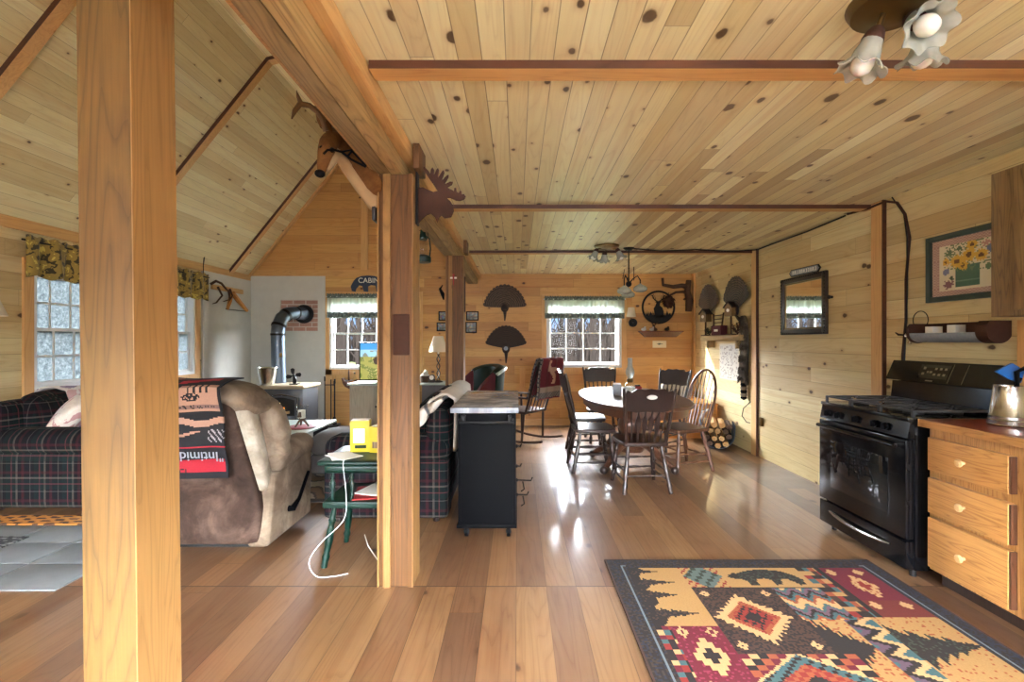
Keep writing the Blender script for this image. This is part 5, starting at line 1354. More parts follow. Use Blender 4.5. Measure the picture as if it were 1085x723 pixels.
# ---- green end table
t = thing('end_table', 'dark green two-tier end table with turned splayed legs', 'side table', (-.935, 3.00, 0))
MB().rbox((0, 0, .628), (.50, .44, .028), .012, 8).build('table_top', M['green'], t, smooth=60)
MB().rbox((0, 0, .588), (.44, .38, .055), .02, 8).build('apron', M['green'], t, smooth=60)
for (x, y) in ((-.18, -.15), (.18, -.15), (-.18, .15), (.18, .15), (-.06, -.16)): spindle(MB(), (x, y, .395), (x, y, .57), .010, .018).build('spindle', M['green'], t)
MB().box(-.225, .225, -.195, .195, .355, .395, .010).build('shelf', M['green'], t)
for (x, y) in ((-.17, -.14), (.17, -.14), (-.17, .14), (.17, .14)): leg(MB(), (x*1.28, y*1.3, 0), (x, y, .357), .021).build('leg', M['darkwood'] if False else M['green'], t)
for k, (x, y, a, m) in enumerate(((.02, -.03, .2, 'red'), (.06, .02, -.3, 'paper'))):
    o = MB().box(-.10, .10, -.13, .13, 0, .008, .002).build('magazine', M[m], None, (-.935+x, 3.0+y, .396+.0085*k), (0, 0, a)); tag(o, ('red-covered magazine lying on the lower shelf of the green table', 'white magazine on top of the red one in the green table')[k], 'magazine')
for k, (x, y, a) in enumerate(((-.15, -.08, .5), (-.13, -.10, .9))):
    o = MB().box(-.07, .07, -.10, .10, 0, .003).build('note_paper', M['paper'], None, (-.935+x, 3.0+y, .643+.0035*k), (0, 0, a)); tag(o, ('loose white paper on the green table under the other sheet', 'topmost loose white paper on the green table')[k], 'paper')
t = thing('yellow_carton', 'yellow carton with a white window panel on the green table', 'box', (-.935-.075, 3.05, .643), math.radians(8))
MB().box(-.06, .06, -.04, .04, 0, .20, .003).build('box', M['yellow'], t); MB().box(-.04, .03, -.0415, -.0395, .06, .15).build('panel', M['paper'], t); MB().box(-.03, .04, -.0418, -.0395, .025, .045).build('print', M['green'], t)
MB().box(-.055, .055, -.035, .035, .198, .204).build('flap', M['paper'], t)
t = thing('yellow_carton', 'plain yellow carton right of the windowed one on the green table', 'box', (-.935+.045, 3.03, .643), math.radians(-6))
MB().box(-.045, .045, -.04, .04, 0, .165, .003).build('box', M['yellow'], t); MB().box(-.025, .025, -.0415, -.0395, .03, .07).build('print', M['greyoak'], t)
o = MB().tube(smooth_path([(-1.02, 2.79, .652), (-1.02, 2.765, .62), (-1.00, 2.76, .45), (-1.02, 2.77, .30), (-1.14, 2.74, .18), (-1.20, 2.72, .08), (-1.15, 2.70, .006), (-1.05, 2.70, .006), (-.98, 2.73, .006)]), .0022, 6).build('charger_cord', M['white'], None); tag(o, 'white cord hanging from the green table to the floor', 'cord')
o = MB().tube([(-1.06, 3.28, .006), (-.98, 3.1, .007), (-.82, 2.84, .006), (-.79, 2.70, .006)], .0035, 6).build('floor_cable', M['white'], None); tag(o, 'pale cable lying across the floor under the green table', 'cable')

# ---- recliner seen from behind
t = thing('recliner', 'mottled brown suede recliner seen from behind with lever on its side', 'armchair', (-1.99, 3.28, 0))
w, z0 = .43, .06
def taper(p):
    k = max(0, p.z-.30); q = max(0, p.z-.45); return (p.x*(.92-.52*k), p.y-.14*q, p.z)
def taper2(p):
    k = max(0, p.z-.45); return (p.x*(1-.35*k), p.y-.14*k, p.z)
MB().rbox((0, -.28, .53), (.82, .10, .92), .035, 12, .0, fn=taper).build('back_shell', M['suede'], t, smooth=60)
MB().rbox((0, -.235, .70), (.80, .12, .62), .04, 10, .0, fn=taper2).build('lit_side_recess', M['suede_lit'], t, smooth=60)  # light falling into the side recess, painted as a paler panel
def cush(p):
    k = max(0, p.z-.5); j = min(1, max(0, (p.z-.72)/.37)); q = .008*math.sin(p.z*46+p.x*9)+.006*math.sin(p.x*38+p.z*20); return (p.x*math.sqrt(1-.72*j*j)+q*.8, p.y-.15*k+q, p.z+q*.5)
mb = MB(); mb.rbox((0, -.07, .74), (.87, .24, .64), .12, 14, .02, fn=cush)
mb.rbox((0, -.165, .985), (.89, .32, .20), .10, 14, .01, fn=cush)
mb.build('back_cushion', M['suedelight'], t, smooth=70)
for s in (-1, 1):
    x = s*(w-.07)
    def armf(p): return (p.x, p.y, p.z)
    a = MB().hexa([(x-.07, -.33, .055), (x+.07, -.33, .055), (x+.07, .30, .055), (x-.07, .30, .055), (x-.07, -.24, .50), (x+.07, -.24, .50), (x+.07, .32, .56), (x-.07, .32, .56)])
    a = a.build('arm_panel', M['suedelight'], t, smooth=0); bv = a.modifiers.new('Bevel', 'BEVEL'); bv.width = .03; bv.segments = 3
    MB().rbox((x-s*.01, .07, .565), (.19, .56, .15), .07, 10, .012, fn=lambda p: (p.x, p.y, p.z+.08*(p.y-.07))).build('arm_pad', M['suedelight'], a, smooth=70)
MB().rbox((0, .06, .36), (.58, .56, .20), .06, 10, .02).build('seat_cushion', M['suede'], t, smooth=70)
MB().rbox((0, .30, .24), (.58, .10, .34), .04, 8).build('footrest', M['suede'], t, smooth=60)
MB().box(-.32, .32, -.18, .22, .0, .06).build('underframe', M['iron'], t)
MB().tube([(w+.002, -.06, .21), (w+.03, -.06, .21), (w+.035, .02, .25), (w+.035, .17, .40)], [.022, .022, .013, .011], 8).build('recline_lever', M['blackmatte'], t)
# throw with racing print over its back
def throwfn(u, v): # v 0 at lower back hem -> over the top -> front
    x = -2.40+.63*u
    ln = v*.80
    if ln < .56: z = .50+ln; y = 2.918-max(0, z-.45)*.14*.9-.012
    elif ln < .66: a = (ln-.56)/.10; z = 1.06+.035*math.sin(a*PI/2); y = 2.835+.11*a
    else: a = (ln-.66)/.14; z = 1.098+.0*a; y = 2.945+.14*a
    return (x+.006*math.sin(v*17), y-.012+.006*math.sin(u*14+v*4), z+.012+.004*math.sin(u*9))
def throwcol(u, v):
    r = random.Random(int(u*90)*3+int(v*110)*7); K = srgb(16, 16, 22); T = srgb(164, 126, 106); RD = srgb(146, 18, 36)
    if v < .035: return K
    if .05 < v < .15: return RD if .1 < u < .98 and not (v < .08 and r.random() < .3 and u < .6) else K
    if .235 < v < .25: return RD
    if .32 < v < .37 and .5 < u < .84 and abs((v-.32)*2.0-(u-.5)*.4) < .02: return T
    if .28 < v < .38 and u > .84: return srgb(150, 146, 150) if int((u+v)*60) % 3 == 0 else K
    if .40 < v < .48:
        return T if abs(v-.44-.02*math.sin(u*14)) < .025 else K
    if .52 < v < .72 and .57+.25*(v-.52) < u < .98:
        a = (u-.57)/.42; b = (v-.52)/.2
        if .12 < b < .25: return K if r.random() < .2 else srgb(120, 92, 84)
        if (b-.55)**2*6+(a-.35)**2*3 < .12: return K if r.random() < .7 else T
        if b > .7 and .2 < a < .8 and (int(a*22) % 3 == 0): return K
        return T
    if .74 < v < .84 and .55 < u < .9: return RD if abs(v-.79-.1*(u-.7)) < .028 else K
    if v > .45 and u < .45 and math.sin(u*30+v*12)*math.sin(v*33) > .4: return T if r.random() < .6 else RD
    if v > .86: return srgb(50, 54, 64)
    return K
o = paint_sheet('throw_blanket', 84, 100, throwfn, throwcol, M['knit'], None, solid=.008); tag(o, 'black throw with red bands and tan car print over the recliner back', 'blanket')
# the word woven upside down near the hem
def text_mesh(s_, size, ext):
    cu = bpy.data.curves.new('lettering', 'FONT'); cu.body = s_; cu.size = size; cu.extrude = ext; cu.align_x = 'CENTER'; cu.align_y = 'CENTER'
    ob = bpy.data.objects.new('lettering', cu); COL.objects.link(ob); dg = bpy.context.evaluated_depsgraph_get(); dg.update()
    me = bpy.data.meshes.new_from_object(ob.evaluated_get(dg)); bpy.data.objects.remove(ob); return me
me = text_mesh('"Intimidator"', .085, .0015); me.materials.append(M['galv']); tx = bpy.data.objects.new('woven_lettering', me); COL.objects.link(tx)
tx.parent = o; tx.location = (-2.00, 2.858, .655); tx.rotation_euler = (math.radians(90-7), PI, 0); 
tx.rotation_euler = (Matrix.Rotation(math.radians(98), 4, 'X') @ Matrix.Rotation(PI, 4, 'Z')).to_euler(); tx.name = 'woven_lettering'

# ---- grey ottoman, coffee table, hurricane lamp
t = thing('ottoman', 'grey rounded footstool behind the green table', 'ottoman', (-1.80, 4.86, .0125))
MB().rbox((0, 0, .31), (.50, .52, .22), .09, 10, .02).build('cushion', M['greyfab'], t, smooth=70); MB().rbox((0, 0, .13), (.46, .48, .20), .03, 8).build('base', M['greyfab'], t, smooth=60)
t = thing('coffee_table', 'low sage-topped bench table with cut-out end panels before the stove', 'coffee table', (-2.40, 4.82, .0125))
MB().box(-.36, .36, -.52, .52, .43, .452, .004).build('table_top', M['tealtop'], t)
for y in (-.40, .40):
    mb = MB(); mb.prism([(-.30, 0), (-.20, 0), (-.14, .06), (.14, .06), (.20, 0), (.30, 0), (.26, .2), (.26, .43), (-.26, .43), (-.26, .2)], lambda u, v: (u, y-.012, v), (0, .024, 0))
    p = mb.build('end_panel', M['green'], t, smooth=0)
    MB().prism([(-.02, .16), (.02, .16), (.03, .24), (.05, .30), (.02, .33), (.0, .31), (-.05, .33), (-.06, .28), (-.03, .24)], lambda u, v: (u, y-.0135, v), (0, .027, 0)).build('cutout_motif', M['blackmatte'], p, smooth=0)
mb = MB()
for s_ in (-1, 1): mb.box(s_*.30-.01, s_*.30+.01, -.388, .388, .33, .43)
mb.build('side_rail', M['blackmatte'], t)
MB().box(.311, .316, -.22, .0, .10, .42).build('side_panel', M['plaster'], t, smooth=0)
MB().prism([(-.14, .20), (-.11, .20), (-.10, .26), (-.08, .30), (-.115, .33), (-.14, .28)], lambda u, v: (.3165, u, v), (.002, 0, 0)).build('moose_motif', M['iron'], t, smooth=0)
o = MB().lathe([(0, 0), (.14, 0), (.15, .008), (.14, .012), (0, .012)], n=28).build('doily_tray', M['red'], None, (-2.22, 4.86, .465)); tag(o, 'round red mat under the hurricane candle on the bench table', 'mat')
t = thing('hurricane_candle', 'glass hurricane candle holder on crossed antler feet on the bench table', 'candle holder', (-2.22, 4.86, .478))
mb = MB()
for k in range(3):
    a = k*2.1; mb.tube([(.075*math.cos(a), .075*math.sin(a), 0), (.03*math.cos(a), .03*math.sin(a), .055), (.05*math.cos(a+2.6), .05*math.sin(a+2.6), .085)], [.008, .012, .006], 7)
mb.build('antler_feet', M['antler'], t)
MB().lathe([(0, .07), (.045, .072), (.05, .09), (.052, .16), (.068, .215), (.065, .215), (.048, .16), (.046, .09), (0, .08)], n=24).build('glass_cup', M['lampglass'], t)
MB().lathe([(0, .082), (.036, .082), (.036, .165), (0, .165)], n=18).build('candle', M['shade'], t); MB().tube([(0, -.046, .10), (.005, -.05, .15)], [.02, .012], 8).build('bronze_motif', M['antler'], t)

# ---- wood stove on its hearth
t = thing('hearth_pad', 'grey stone hearth pad under the wood stove', 'hearth', (-3.45, 6.86, 0)); MB().box(-.80, .62, -.72, .70, 0, .045, .006).build('slab', M['stone'], t)
t = thing('wood_stove', 'cast wood stove with arched glass door and burning fire', 'stove', (-3.30, 6.84, .046))
MB().box(-.31, .31, -.26, .26, .14, .64, .02).build('firebox', M['stovegrey'], t)
MB().box(-.22, .22, -.20, .20, 0, .14, .01).build('pedestal', M['stovegrey'], t)
MB().rbox((0, -.01, .665), (.68, .60, .05), .02, 8).build('top_plate', M['stovetop'], t, smooth=60)
def arch(w, z0, z1, rise, n=14): return [(-w, z0), (w, z0)]+[(w-2*w*i/n, z1+rise*math.sin(PI*i/n)) for i in range(n+1)]
d = MB().prism(arch(.265, .20, .52, .05), lambda u, v: (u, -.285, v), (0, .03, 0)).build('door', M['stovegrey'], t, smooth=0)
mb = MB(); pts = arch(.245, .22, .515, .045); mb.tube([(u, -.287, v) for u, v in pts], .010, 6, closed=True); mb.build('door_rim', M['steel'], d)
MB().prism(arch(.205, .27, .485, .04), lambda u, v: (u, -.2875, v), (0, .004, 0)).build('firebox_opening', M['ash'], d, smooth=0)
r_ = random.Random(6)
for k in range(3):
    mb = MB(); mb.tube([(-.13+.05*k, -.294, .29), (.02+.06*k, -.294, .36-.02*k)], [.022, .018], 7); mb.build('burning_log', M['logend'], d)
for (x, hgt, w) in ((-.07, .15, .05), (.0, .17, .055), (.06, .11, .04), (-.11, .09, .035)):
    MB().prism([(x-w, .285), (x+w*.8, .285), (x+w, .31), (x+w*.4, .30+hgt*.5), (x+w*.25, .285+hgt), (x-w*.2, .30+hgt*.55), (x-w*.5, .285+hgt*.8), (x-w, .32)], lambda u, v: (u, -.305+x*.01, v), (0, .006, 0)).build('flame', M['fire'], d, smooth=0)
MB().tube([(.24, -.30, .34), (.265, -.33, .36), (.265, -.33, .44)], .010, 8).build('door_handle', M['steel'], d)
MB().box(-.33, -.30, -.26, .26, .02, .60, .004).build('side_shield', M['blackmatte'], t)
MB().box(-.26, .26, -.275, -.262, .15, .19, .003).build('ash_lip', M['black'], t)
o = MB().tube([(-3.53, 7.00, .735), (-3.54, 7.0, 1.0), (-3.55, 7.0, 1.45), (-3.55, 7.02, 1.58), (-3.53, 7.08, 1.70), (-3.49, 7.18, 1.775), (-3.45, 7.32, 1.79), (-3.42, 7.58, 1.79)], [.098]*8, 20).build('stove_pipe', M['pipe'], None)
tag(o, 'grey stove pipe bending from the stove into the brick patch', 'stove pipe'); 
mb = MB()
for (p, q) in (((-3.55, 7.0, 1.44), (-3.55, 7.0, 1.47)), ((-3.552, 7.015, 1.565), (-3.548, 7.03, 1.60)), ((-3.51, 7.13, 1.735), (-3.495, 7.16, 1.758)), ((-3.45, 7.31, 1.79), (-3.447, 7.34, 1.79))): mb.tube([p, q], .1035, 20)
mb.build('pipe_seam', M['iron'], o); MB().tube([(-3.42, 7.55, 1.79), (-3.42, 7.585, 1.79)], .15, 24).build('wall_collar', M['iron'], o)
o = MB().box(.0, .012, -.02, .02, -.03, .03, .003).build('pipe_thermometer', M['brass'], None, (-3.46, 6.905, 1.15), (0, 0, -1.2)); tag(o, 'small gauge on the front of the stove pipe', 'gauge')
t = thing('steel_bucket', 'tapered silver bucket standing on top of the wood stove', 'bucket', (-3.535, 6.68, .737))
MB().lathe([(0, 0), (.088, 0), (.09, .01), (.132, .235), (.14, .243), (.138, .25), (.128, .247), (.085, .015), (0, .012)], n=30).build('pail', M['steel'], t)
MB().tube([(.13*math.cos(a), .02, .235+.0-.06*math.sin(a)) for a in [PI*i/12 for i in range(13)]], .004, 5).build('handle', M['iron'], t)
t = thing('stove_fan', 'black four-blade heat fan on top of the wood stove', 'fan', (-3.18, 6.74, .737))
mb = MB(); mb.box(-.06, .06, -.04, .04, 0, .015, .003).box(-.02, .02, -.015, .015, .015, .12, .003); mb.build('base', M['iron'], t)
mb = MB(); mb.tube([(0, -.03, .125), (0, .0, .125)], .018, 12)
for k in range(4):
    a = PI/2*k+.15; c, s_ = math.cos(a), math.sin(a)
    mb.prism([(.01*c-0*s_, .0), (.05*c-.030*s_, .05*s_+.030*c), (.10*c-.030*s_, .10*s_+.030*c), (.112*c, .112*s_), (.09*c+.03*s_, .09*s_-.03*c), (.03*c+.012*s_, .03*s_-.012*c)], lambda u, v: (u, -.028, v+.125), (0, .004, 0))
mb.build('blades', M['iron'], t, smooth=0)
t = thing('fire_tools', 'stand of dark fireplace tools right of the wood stove', 'fire tools', (-2.86, 7.25, .046))
mb = MB(); mb.lathe([(0, 0), (.11, 0), (.11, .015), (.02, .03), (0, .03)], n=20).tube([(0, 0, .02), (0, 0, .72)], .009, 8); mb.build('stand', M['iron'], t)
for (x, y, k) in ((-.08, -.04, .70), (.07, -.03, .66), (.02, .08, .62)):
    mb = MB(); mb.tube([(x, y, .12), (x, y, k)], .008, 6).tube([(x, y, k), (x, y, k+.07)], .013, 8).tube([(x, y, .03), (x, y, .13)], [.035, .02], 8); mb.build('tool', M['iron'], t)
MB().tube([(-.08, -.04, .64), (.07, -.03, .64), (.02, .08, .64)], .007, 6).build('rack', M['iron'], t)
# ---- weathered cabinet with the screen
def wcab(name, label, loc, hx_, hy_, h, doors, m='greyoak'):
    t = thing(name, label, 'cabinet', loc)
    MB().box(-hx_, hx_, -hy_, hy_, .04, h-.03, .005).build('carcass', m if not isinstance(m, str) else M[m], t)
    MB().box(-hx_-.03, hx_+.03, -hy_-.03, hy_+.01, h-.03, h, .006).build('cabinet_top', M['tealtop'], t)
    mb = MB()
    for x in (-hx_+.03, hx_-.03):
        for y in (-hy_+.03, hy_-.03): mb.box(x-.03, x+.03, y-.03, y+.03, 0, .05)
    mb.build('feet', M['greyoak'], t)
    w_ = 2*hx_/doors
    for k in range(doors):
        x = -hx_+w_*(k+.5); d = MB().box(x-w_/2+.015, x+w_/2-.015, -hy_-.016, -hy_, .09, h-.06, .004).build('door', m if not isinstance(m, str) else M[m], t)
        MB().ball((x+(w_/2-.05)*(1 if k % 2 == 0 else -1), -hy_-.026, h*.55), .014, 6).build('knob', M['iron'], d)
wm = wood('weathered pastel paint', (176, 168, 148), (128, 132, 116), 2, .6, .6, 1.0, 0, blotch=.4)
wcab('painted_cabinet', 'weathered pastel cabinet with the screen on it under the window', (-1.99, 7.08, 0), .44, .24, .74, 2, wm)
def scr(u, v):
    r = random.Random(int(u*60)*5+int(v*60))
    if v > .62: 
        c = srgb(60, 150, 214) if v > .82 else srgb(150, 200, 230)
        if v < .80 and noise.noise(Vector((u*9, v*4, 2))) > .05: return srgb(120, 130, 120)
        return c
    if math.hypot((u-.36)*1.3, v-.52) < .12 or math.hypot((u-.42), (v-.62)*1.2) < .05: return srgb(52, 38, 32)
    if noise.noise(Vector((u*5, v*6, 0))) > .1: return srgb(150, 150, 70)
    return srgb(104, 116, 50) if r.random() < .8 else srgb(180, 172, 100)
t = thing('picture_screen', 'black-framed screen showing a hunting scene on the pastel cabinet', 'screen', (-1.96, 7.00, .7405))
MB().box(-.38, .38, -.02, .02, .03, .60, .005).build('bezel', M['black'], t); MB().box(-.12, .12, -.07, .07, 0, .012, .003).box(-.03, .03, -.01, .01, .01, .04).build('stand', M['black'], t)
tS = NT('lit screen'); a_ = tS.new('ShaderNodeVertexColor', layer_name='Paint'); M['screen'] = tS.out((.01, .01, .01, 1), .15, Emission_Color=a_.outputs['Color'], Emission_Strength=.75)
paint_sheet('display', 60, 46, lambda u, v: (-.36+.72*u, -.0215, .05+.53*v), scr, M['screen'], t, solid=.001)
t = thing('bottle', 'small clear bottle standing left of the screen on the pastel cabinet', 'bottle', (-2.385, 6.92, .7405)); MB().lathe([(0, 0), (.03, 0), (.032, .01), (.032, .07), (.012, .10), (.010, .14)], n=16).build('glass_body', M['lampglass'], t); MB().tube([(0, 0, .138), (0, 0, .155)], .013, 10).build('cap', M['iron'], t)
t = thing('candle_sconce', 'carved brown duck-shaped sconce with a candle left of the pastel cabinet', 'candle holder', (-2.68, YB-.03, .60))
mb = MB(); mb.prism([(-.11, .17), (-.085, .17), (-.05, .11), (.0, .10), (.08, .12), (.12, .15), (.12, .03), (.09, -.03), (.03, -.01), (-.05, .03), (-.085, .08)], lambda u, v: (u, -.10, v), (0, .10, 0)); b = mb.build('carved_body', M['midwood'], t, smooth=0); bv = b.modifiers.new('Bevel', 'BEVEL'); bv.width = .02; bv.segments = 3
MB().lathe([(0, .12), (.05, .12), (.06, .135), (0, .13)], (-.0, -.055, 0), 18).build('drip_pan', M['galv'], t); MB().tube([(0, -.055, .13), (0, -.055, .26), (0, -.055, .31)], [.016, .014, .003], 10).build('candle', M['rust'], t)
t = thing('bear_sign', 'navy bear-shaped sign lettered CABIN above the living room window', 'wall sign', (-2.36, YB-.024, 2.28))
MB().prism([((x-.5)*-.62, (y-.5)*.30) for x, y in bear], lambda u, v: (u, -.012, v), (0, .012, 0)).build('bear_silhouette', M['navy'], t, smooth=0)
me = text_mesh('CABIN', .115, .003); me.materials.append(M['paper']); tx = bpy.data.objects.new('lettering', me); COL.objects.link(tx); tx.parent = t; tx.location = (-.02, -.014, .045); tx.rotation_euler = (PI/2, 0, 0)
# ---- back wall between posts: dresser, table lamp, frames
wcab('grey_dresser', 'grey low dresser with light top between the two posts', (-.98, 7.25, 0), .44, .22, .73, 2, 'greyfab')
t = thing('table_lamp', 'table lamp with cream shade and twisted dark base on the grey dresser', 'lamp', (-1.20, 7.18, .7305))
mb = MB(); mb.lathe([(0, 0), (.065, 0), (.07, .012), (.02, .03), (0, .03)], n=20)
for s_ in (0, PI): mb.tube([(.022*math.cos(s_+k*.7), .022*math.sin(s_+k*.7), .02+k*.024) for k in range(18)], .008, 6)
mb.build('twisted_base', M['iron'], t); MB().lathe([(.145, .46), (.075, .70), (.071, .70), (.141, .46)], n=28).build('lamp_shade', M['shade'], t); MB().ball((0, 0, .52), .03, 8).tube([(0, 0, .43), (0, 0, .50)], .012, 8).build('bulb', M['bulb'], t)
t = thing('desk_clock', 'small dark clock figure beside the lamp on the grey dresser', 'clock', (-1.29, 7.14, .7305)); MB().box(-.05, .05, -.03, .03, 0, .05, .008).tube([(0, -.03, .075), (0, .03, .075)], .045, 18).build('case', M['darkwood'], t); MB().tube([(0, -.034, .075), (0, -.03, .075)], .034, 18).build('dial', M['paper'], t)
t = thing('china_basket', 'round basket of white trinkets at the left end of the grey dresser', 'basket', (-1.40, 7.16, .7305)); MB().lathe([(0, 0), (.065, 0), (.08, .06), (.075, .10), (.065, .10), (.07, .06), (.055, .01), (0, .01)], n=22).build('basket', M['twig'], t)
mb = MB(); [mb.ball((x, y, z), .034, 7) for x, y, z in ((-.03, 0, .10), (.03, .01, .10), (.0, -.02, .13), (.01, .02, .15))]; mb.build('trinkets', M['paper'], t)
def frame(label, x, z, w_, h_, c):
    t = thing('photo_frame', label, 'picture', (x, YB-.001, z)); mb = MB(); q = .016
    for (a, b, e, f_) in ((-w_, -w_+q, -h_, h_), (w_-q, w_, -h_, h_), (-w_+q, w_-q, -h_, -h_+q), (-w_+q, w_-q, h_-q, h_)): mb.box(a, b, -.02, 0, e, f_, .002)
    mb.build('frame', M['blackmatte'], t)
    rr_ = random.Random(c); paint_sheet('photo', 12, 10, lambda u, v: (-w_+q+2*(w_-q)*u, -.008, -h_+q+2*(h_-q)*v), lambda u, v: srgb(*[int(70+110*abs(noise.noise(Vector((u*3+c, v*3, i*.2)))) + 60*v) for i in range(3)]), M['print'], t)
frame('upper small black-framed photo on the wall above the cream table lamp', -1.17, 1.76, .095, .075, 1)
frame('lower small black-framed photo directly over the cream lamp shade', -1.20, 1.585, .095, .07, 2)
frame('upper small black-framed photo just right of the farthest post', -.72, 1.76, .10, .075, 3)
frame('lower small black-framed photo just right of the farthest post', -.74, 1.575, .09, .09, 4)
# ---- lantern hanging from the header, lures on the posts
t = thing('hanging_lantern', 'green kerosene lantern hanging from the header past the middle post', 'lantern', (-.800, 4.0, 2.02))
MB().lathe([(0, 0), (.065, 0), (.07, .01), (.07, .045), (.05, .06), (.03, .065), (0, .065)], n=20).build('tank', M['green'], t); MB().lathe([(0, .19), (.035, .19), (.04, .205), (.025, .24), (.02, .27), (0, .27)], n=16).build('cap', M['green'], t)
mb = MB(); 
for s_ in (-1, 1): mb.tube([(s_*.055, 0, .03), (s_*.065, 0, .12), (s_*.055, 0, .20), (s_*.02, 0, .23)], .006, 6)
mb.tube([(-.05, 0, .2), (-.04, 0, .26), (0, 0, .285), (.04, 0, .26), (.05, 0, .2)], .003, 5); mb.build('frame_wires', M['green'], t)
MB().lathe([(.022, .065), (.038, .11), (.034, .15), (.024, .19)], n=18).build('globe', M['lampglass'], t)
o = MB().tube([(-.775, 4.0, 2.272), (-.79, 4.0, 2.292), (-.80, 4.0, 2.30)], .003, 5); o.tube([(-.80, 4.0, 2.30), (-.80, 4.0, 2.285)], .003, 5); o = o.build('hanging_hook', M['iron'], None); tag(o, 'small wire hook on the header holding the green lantern', 'hook')
t = thing('dragonfly_ornament', 'small red and white dragonfly fixed high on the farthest post', 'ornament', (-.68, 5.035, 2.02))
MB().tube([(0, 0, .05), (0, 0, -.07)], [.012, .005], 7).build('body', M['red'], t); MB().box(-.035, .035, -.003, .003, .0, .018).build('wings', M['paper'], t)
o = MB().tube([(0, 0, .10), (-.03, 0, .06), (0, 0, .0), (.01, 0, -.06)], [.004, .014, .022, .006], 8).build('wall_bird', M['blackmatte'], None, (-.805, 5.10, 1.86)); tag(o, 'small black hanging bird shape on the left side of the farthest post', 'ornament')
o = MB().box(-.008, .004, -.03, .03, -.19, .19, .002).build('thermometer_strip', M['rust'], None, (-.567, 5.12, 1.86)); tag(o, 'dark narrow strip on the right side of the farthest post', 'strip')
# ---- moose head cut from steel on the middle post
mo = [(555,635),(553,500),(572,498),(592,508),(612,516),(628,512),(612,486),(594,462),(580,440),(573,424),(576,418),(584,426),(592,434),(600,446),(603,428),(609,422),(614,430),(614,452),(624,430),(630,424),(633,432),(629,462),(644,438),(651,431),(654,440),(643,474),(662,453),(670,450),(669,460),(654,486),(676,476),(686,477),(682,488),(664,498),(676,505),(690,512),(692,500),(699,500),(701,516),(710,519),(713,511),(719,513),(718,525),(729,524),(735,532),(730,543),(714,549),(698,548),(676,538),(662,538),(676,550),(687,568),(690,588),(680,612),(655,616),(642,605),(634,612),(626,634),(618,612),(602,598),(586,604),(568,620)]
t = thing('moose_head_sign', 'rusty steel moose head silhouette on the middle post', 'wall sign', (-.535, 2.675, 2.17))
zz = 2.675; Op = Vector((-.535, zz, 2.17))
def mp(u, v): p = Vector(at(290+u/3.614, 60+v/3.614, zz))-Op; return (p.x, -.005, p.z)
MB().prism(mo, mp, (0, .01, 0)).build('moose_silhouette', M['rust'], t, smooth=0)
MB().box(-.036, -.026, -.03, .03, -.16, .19, .002).build('wall_plate', M['iron'], t)
# ---- deer head mount on the header
t = thing('deer_head_mount', 'mounted deer head with antlers on the left side of the header', 'deer head', (-.79, 2.42, 2.22))
O = Vector((-.79, 2.42, 2.22))
def D(px, py, z): return tuple(Vector(at(px, py, z))-O)
L_ = lambda x, y, z: (x-O.x, y-O.y, z-O.z)
neck = [L_(-.786, 2.67, 2.17), L_(-.83, 2.60, 2.23), L_(-.885, 2.50, 2.31), D(355, 147, 2.42), D(350, 147, 2.37), D(346, 156, 2.31), D(343, 168, 2.27), D(341, 178, 2.245), D(340, 184, 2.24)]
hd_ = MB().tube(neck, [.085, .080, .068, .056, .050, .043, .030, .024, .016], 14).build('head_and_neck', M['deerfur'], t, smooth=80); sb = hd_.modifiers.new('Sub', 'SUBSURF'); sb.levels = sb.render_levels = 1
MB().tube([L_(-.790, 2.64, 2.115), L_(-.84, 2.57, 2.18), L_(-.89, 2.47, 2.26), D(357, 162, 2.36), D(351, 172, 2.30), D(347, 180, 2.26)], [.044, .038, .032, .026, .018, .010], 12).build('pale_throat', M['deerpale'], t, smooth=80)
MB().ball(D(339, 183, 2.222), .024, 8, (1, 1, .8)).build('nose', M['blackmatte'], t)
for (a, b, z1) in (((350, 140), (334, 113), 2.36), ((358, 140), (352, 118), 2.46)):
    p, q = Vector(D(a[0], a[1], z1)), Vector(D(b[0], b[1], z1-.02)); MB().tube([p, p.lerp(q, .3), p.lerp(q, .6), q], [.012, .030, .026, .003], 8).build('ear', M['deerfur'], t, smooth=80)
for (px, py, z) in ((341, 156, 2.275), (352, 158, 2.27)): MB().ball(D(px, py, z), .013, 7).build('eye', M['black'], t)
mb = MB(); mb.tube([D(346, 138, 2.35), D(342, 126, 2.33), D(337, 118, 2.30), D(328, 111, 2.27), D(318, 109, 2.24), D(312, 117, 2.22), D(309, 125, 2.21)], [.018, .015, .014, .013, .014, .011, .003], 8).tube([D(319, 109, 2.24), D(316, 102, 2.23), D(314, 95, 2.22)], [.012, .009, .002], 7).tube([D(334, 115, 2.29), D(335, 108, 2.29)], [.009, .002], 6)
mb.build('antler', M['antler'], t, smooth=80)
mb = MB(); mb.tube([D(354, 138, 2.42), D(352, 124, 2.50), D(348, 110, 2.60), D(342, 98, 2.72), D(334, 96, 2.80)], [.018, .015, .013, .011, .003], 8).tube([D(348, 110, 2.60), D(350, 98, 2.60)], [.010, .002], 6)
mb.build('antler', M['antler'], t, smooth=80)
MB().tube([D(343, 162, 2.235), D(347, 158, 2.225), D(354, 158, 2.24), D(362, 160, 2.28), D(372, 168, 2.31), D(388, 176, 2.335)], .006, 6).tube([D(362, 160, 2.28), D(372, 158, 2.31), D(388, 175, 2.335)], .005, 6).tube([D(368, 165, 2.3), D(373, 159, 2.31)], .005, 6).build('strap', M['blackmatte'], t)
MB().box(-.012, .008, .18, .33, -.20, .045, .006).build('mount_board', M['darkwood'], t)

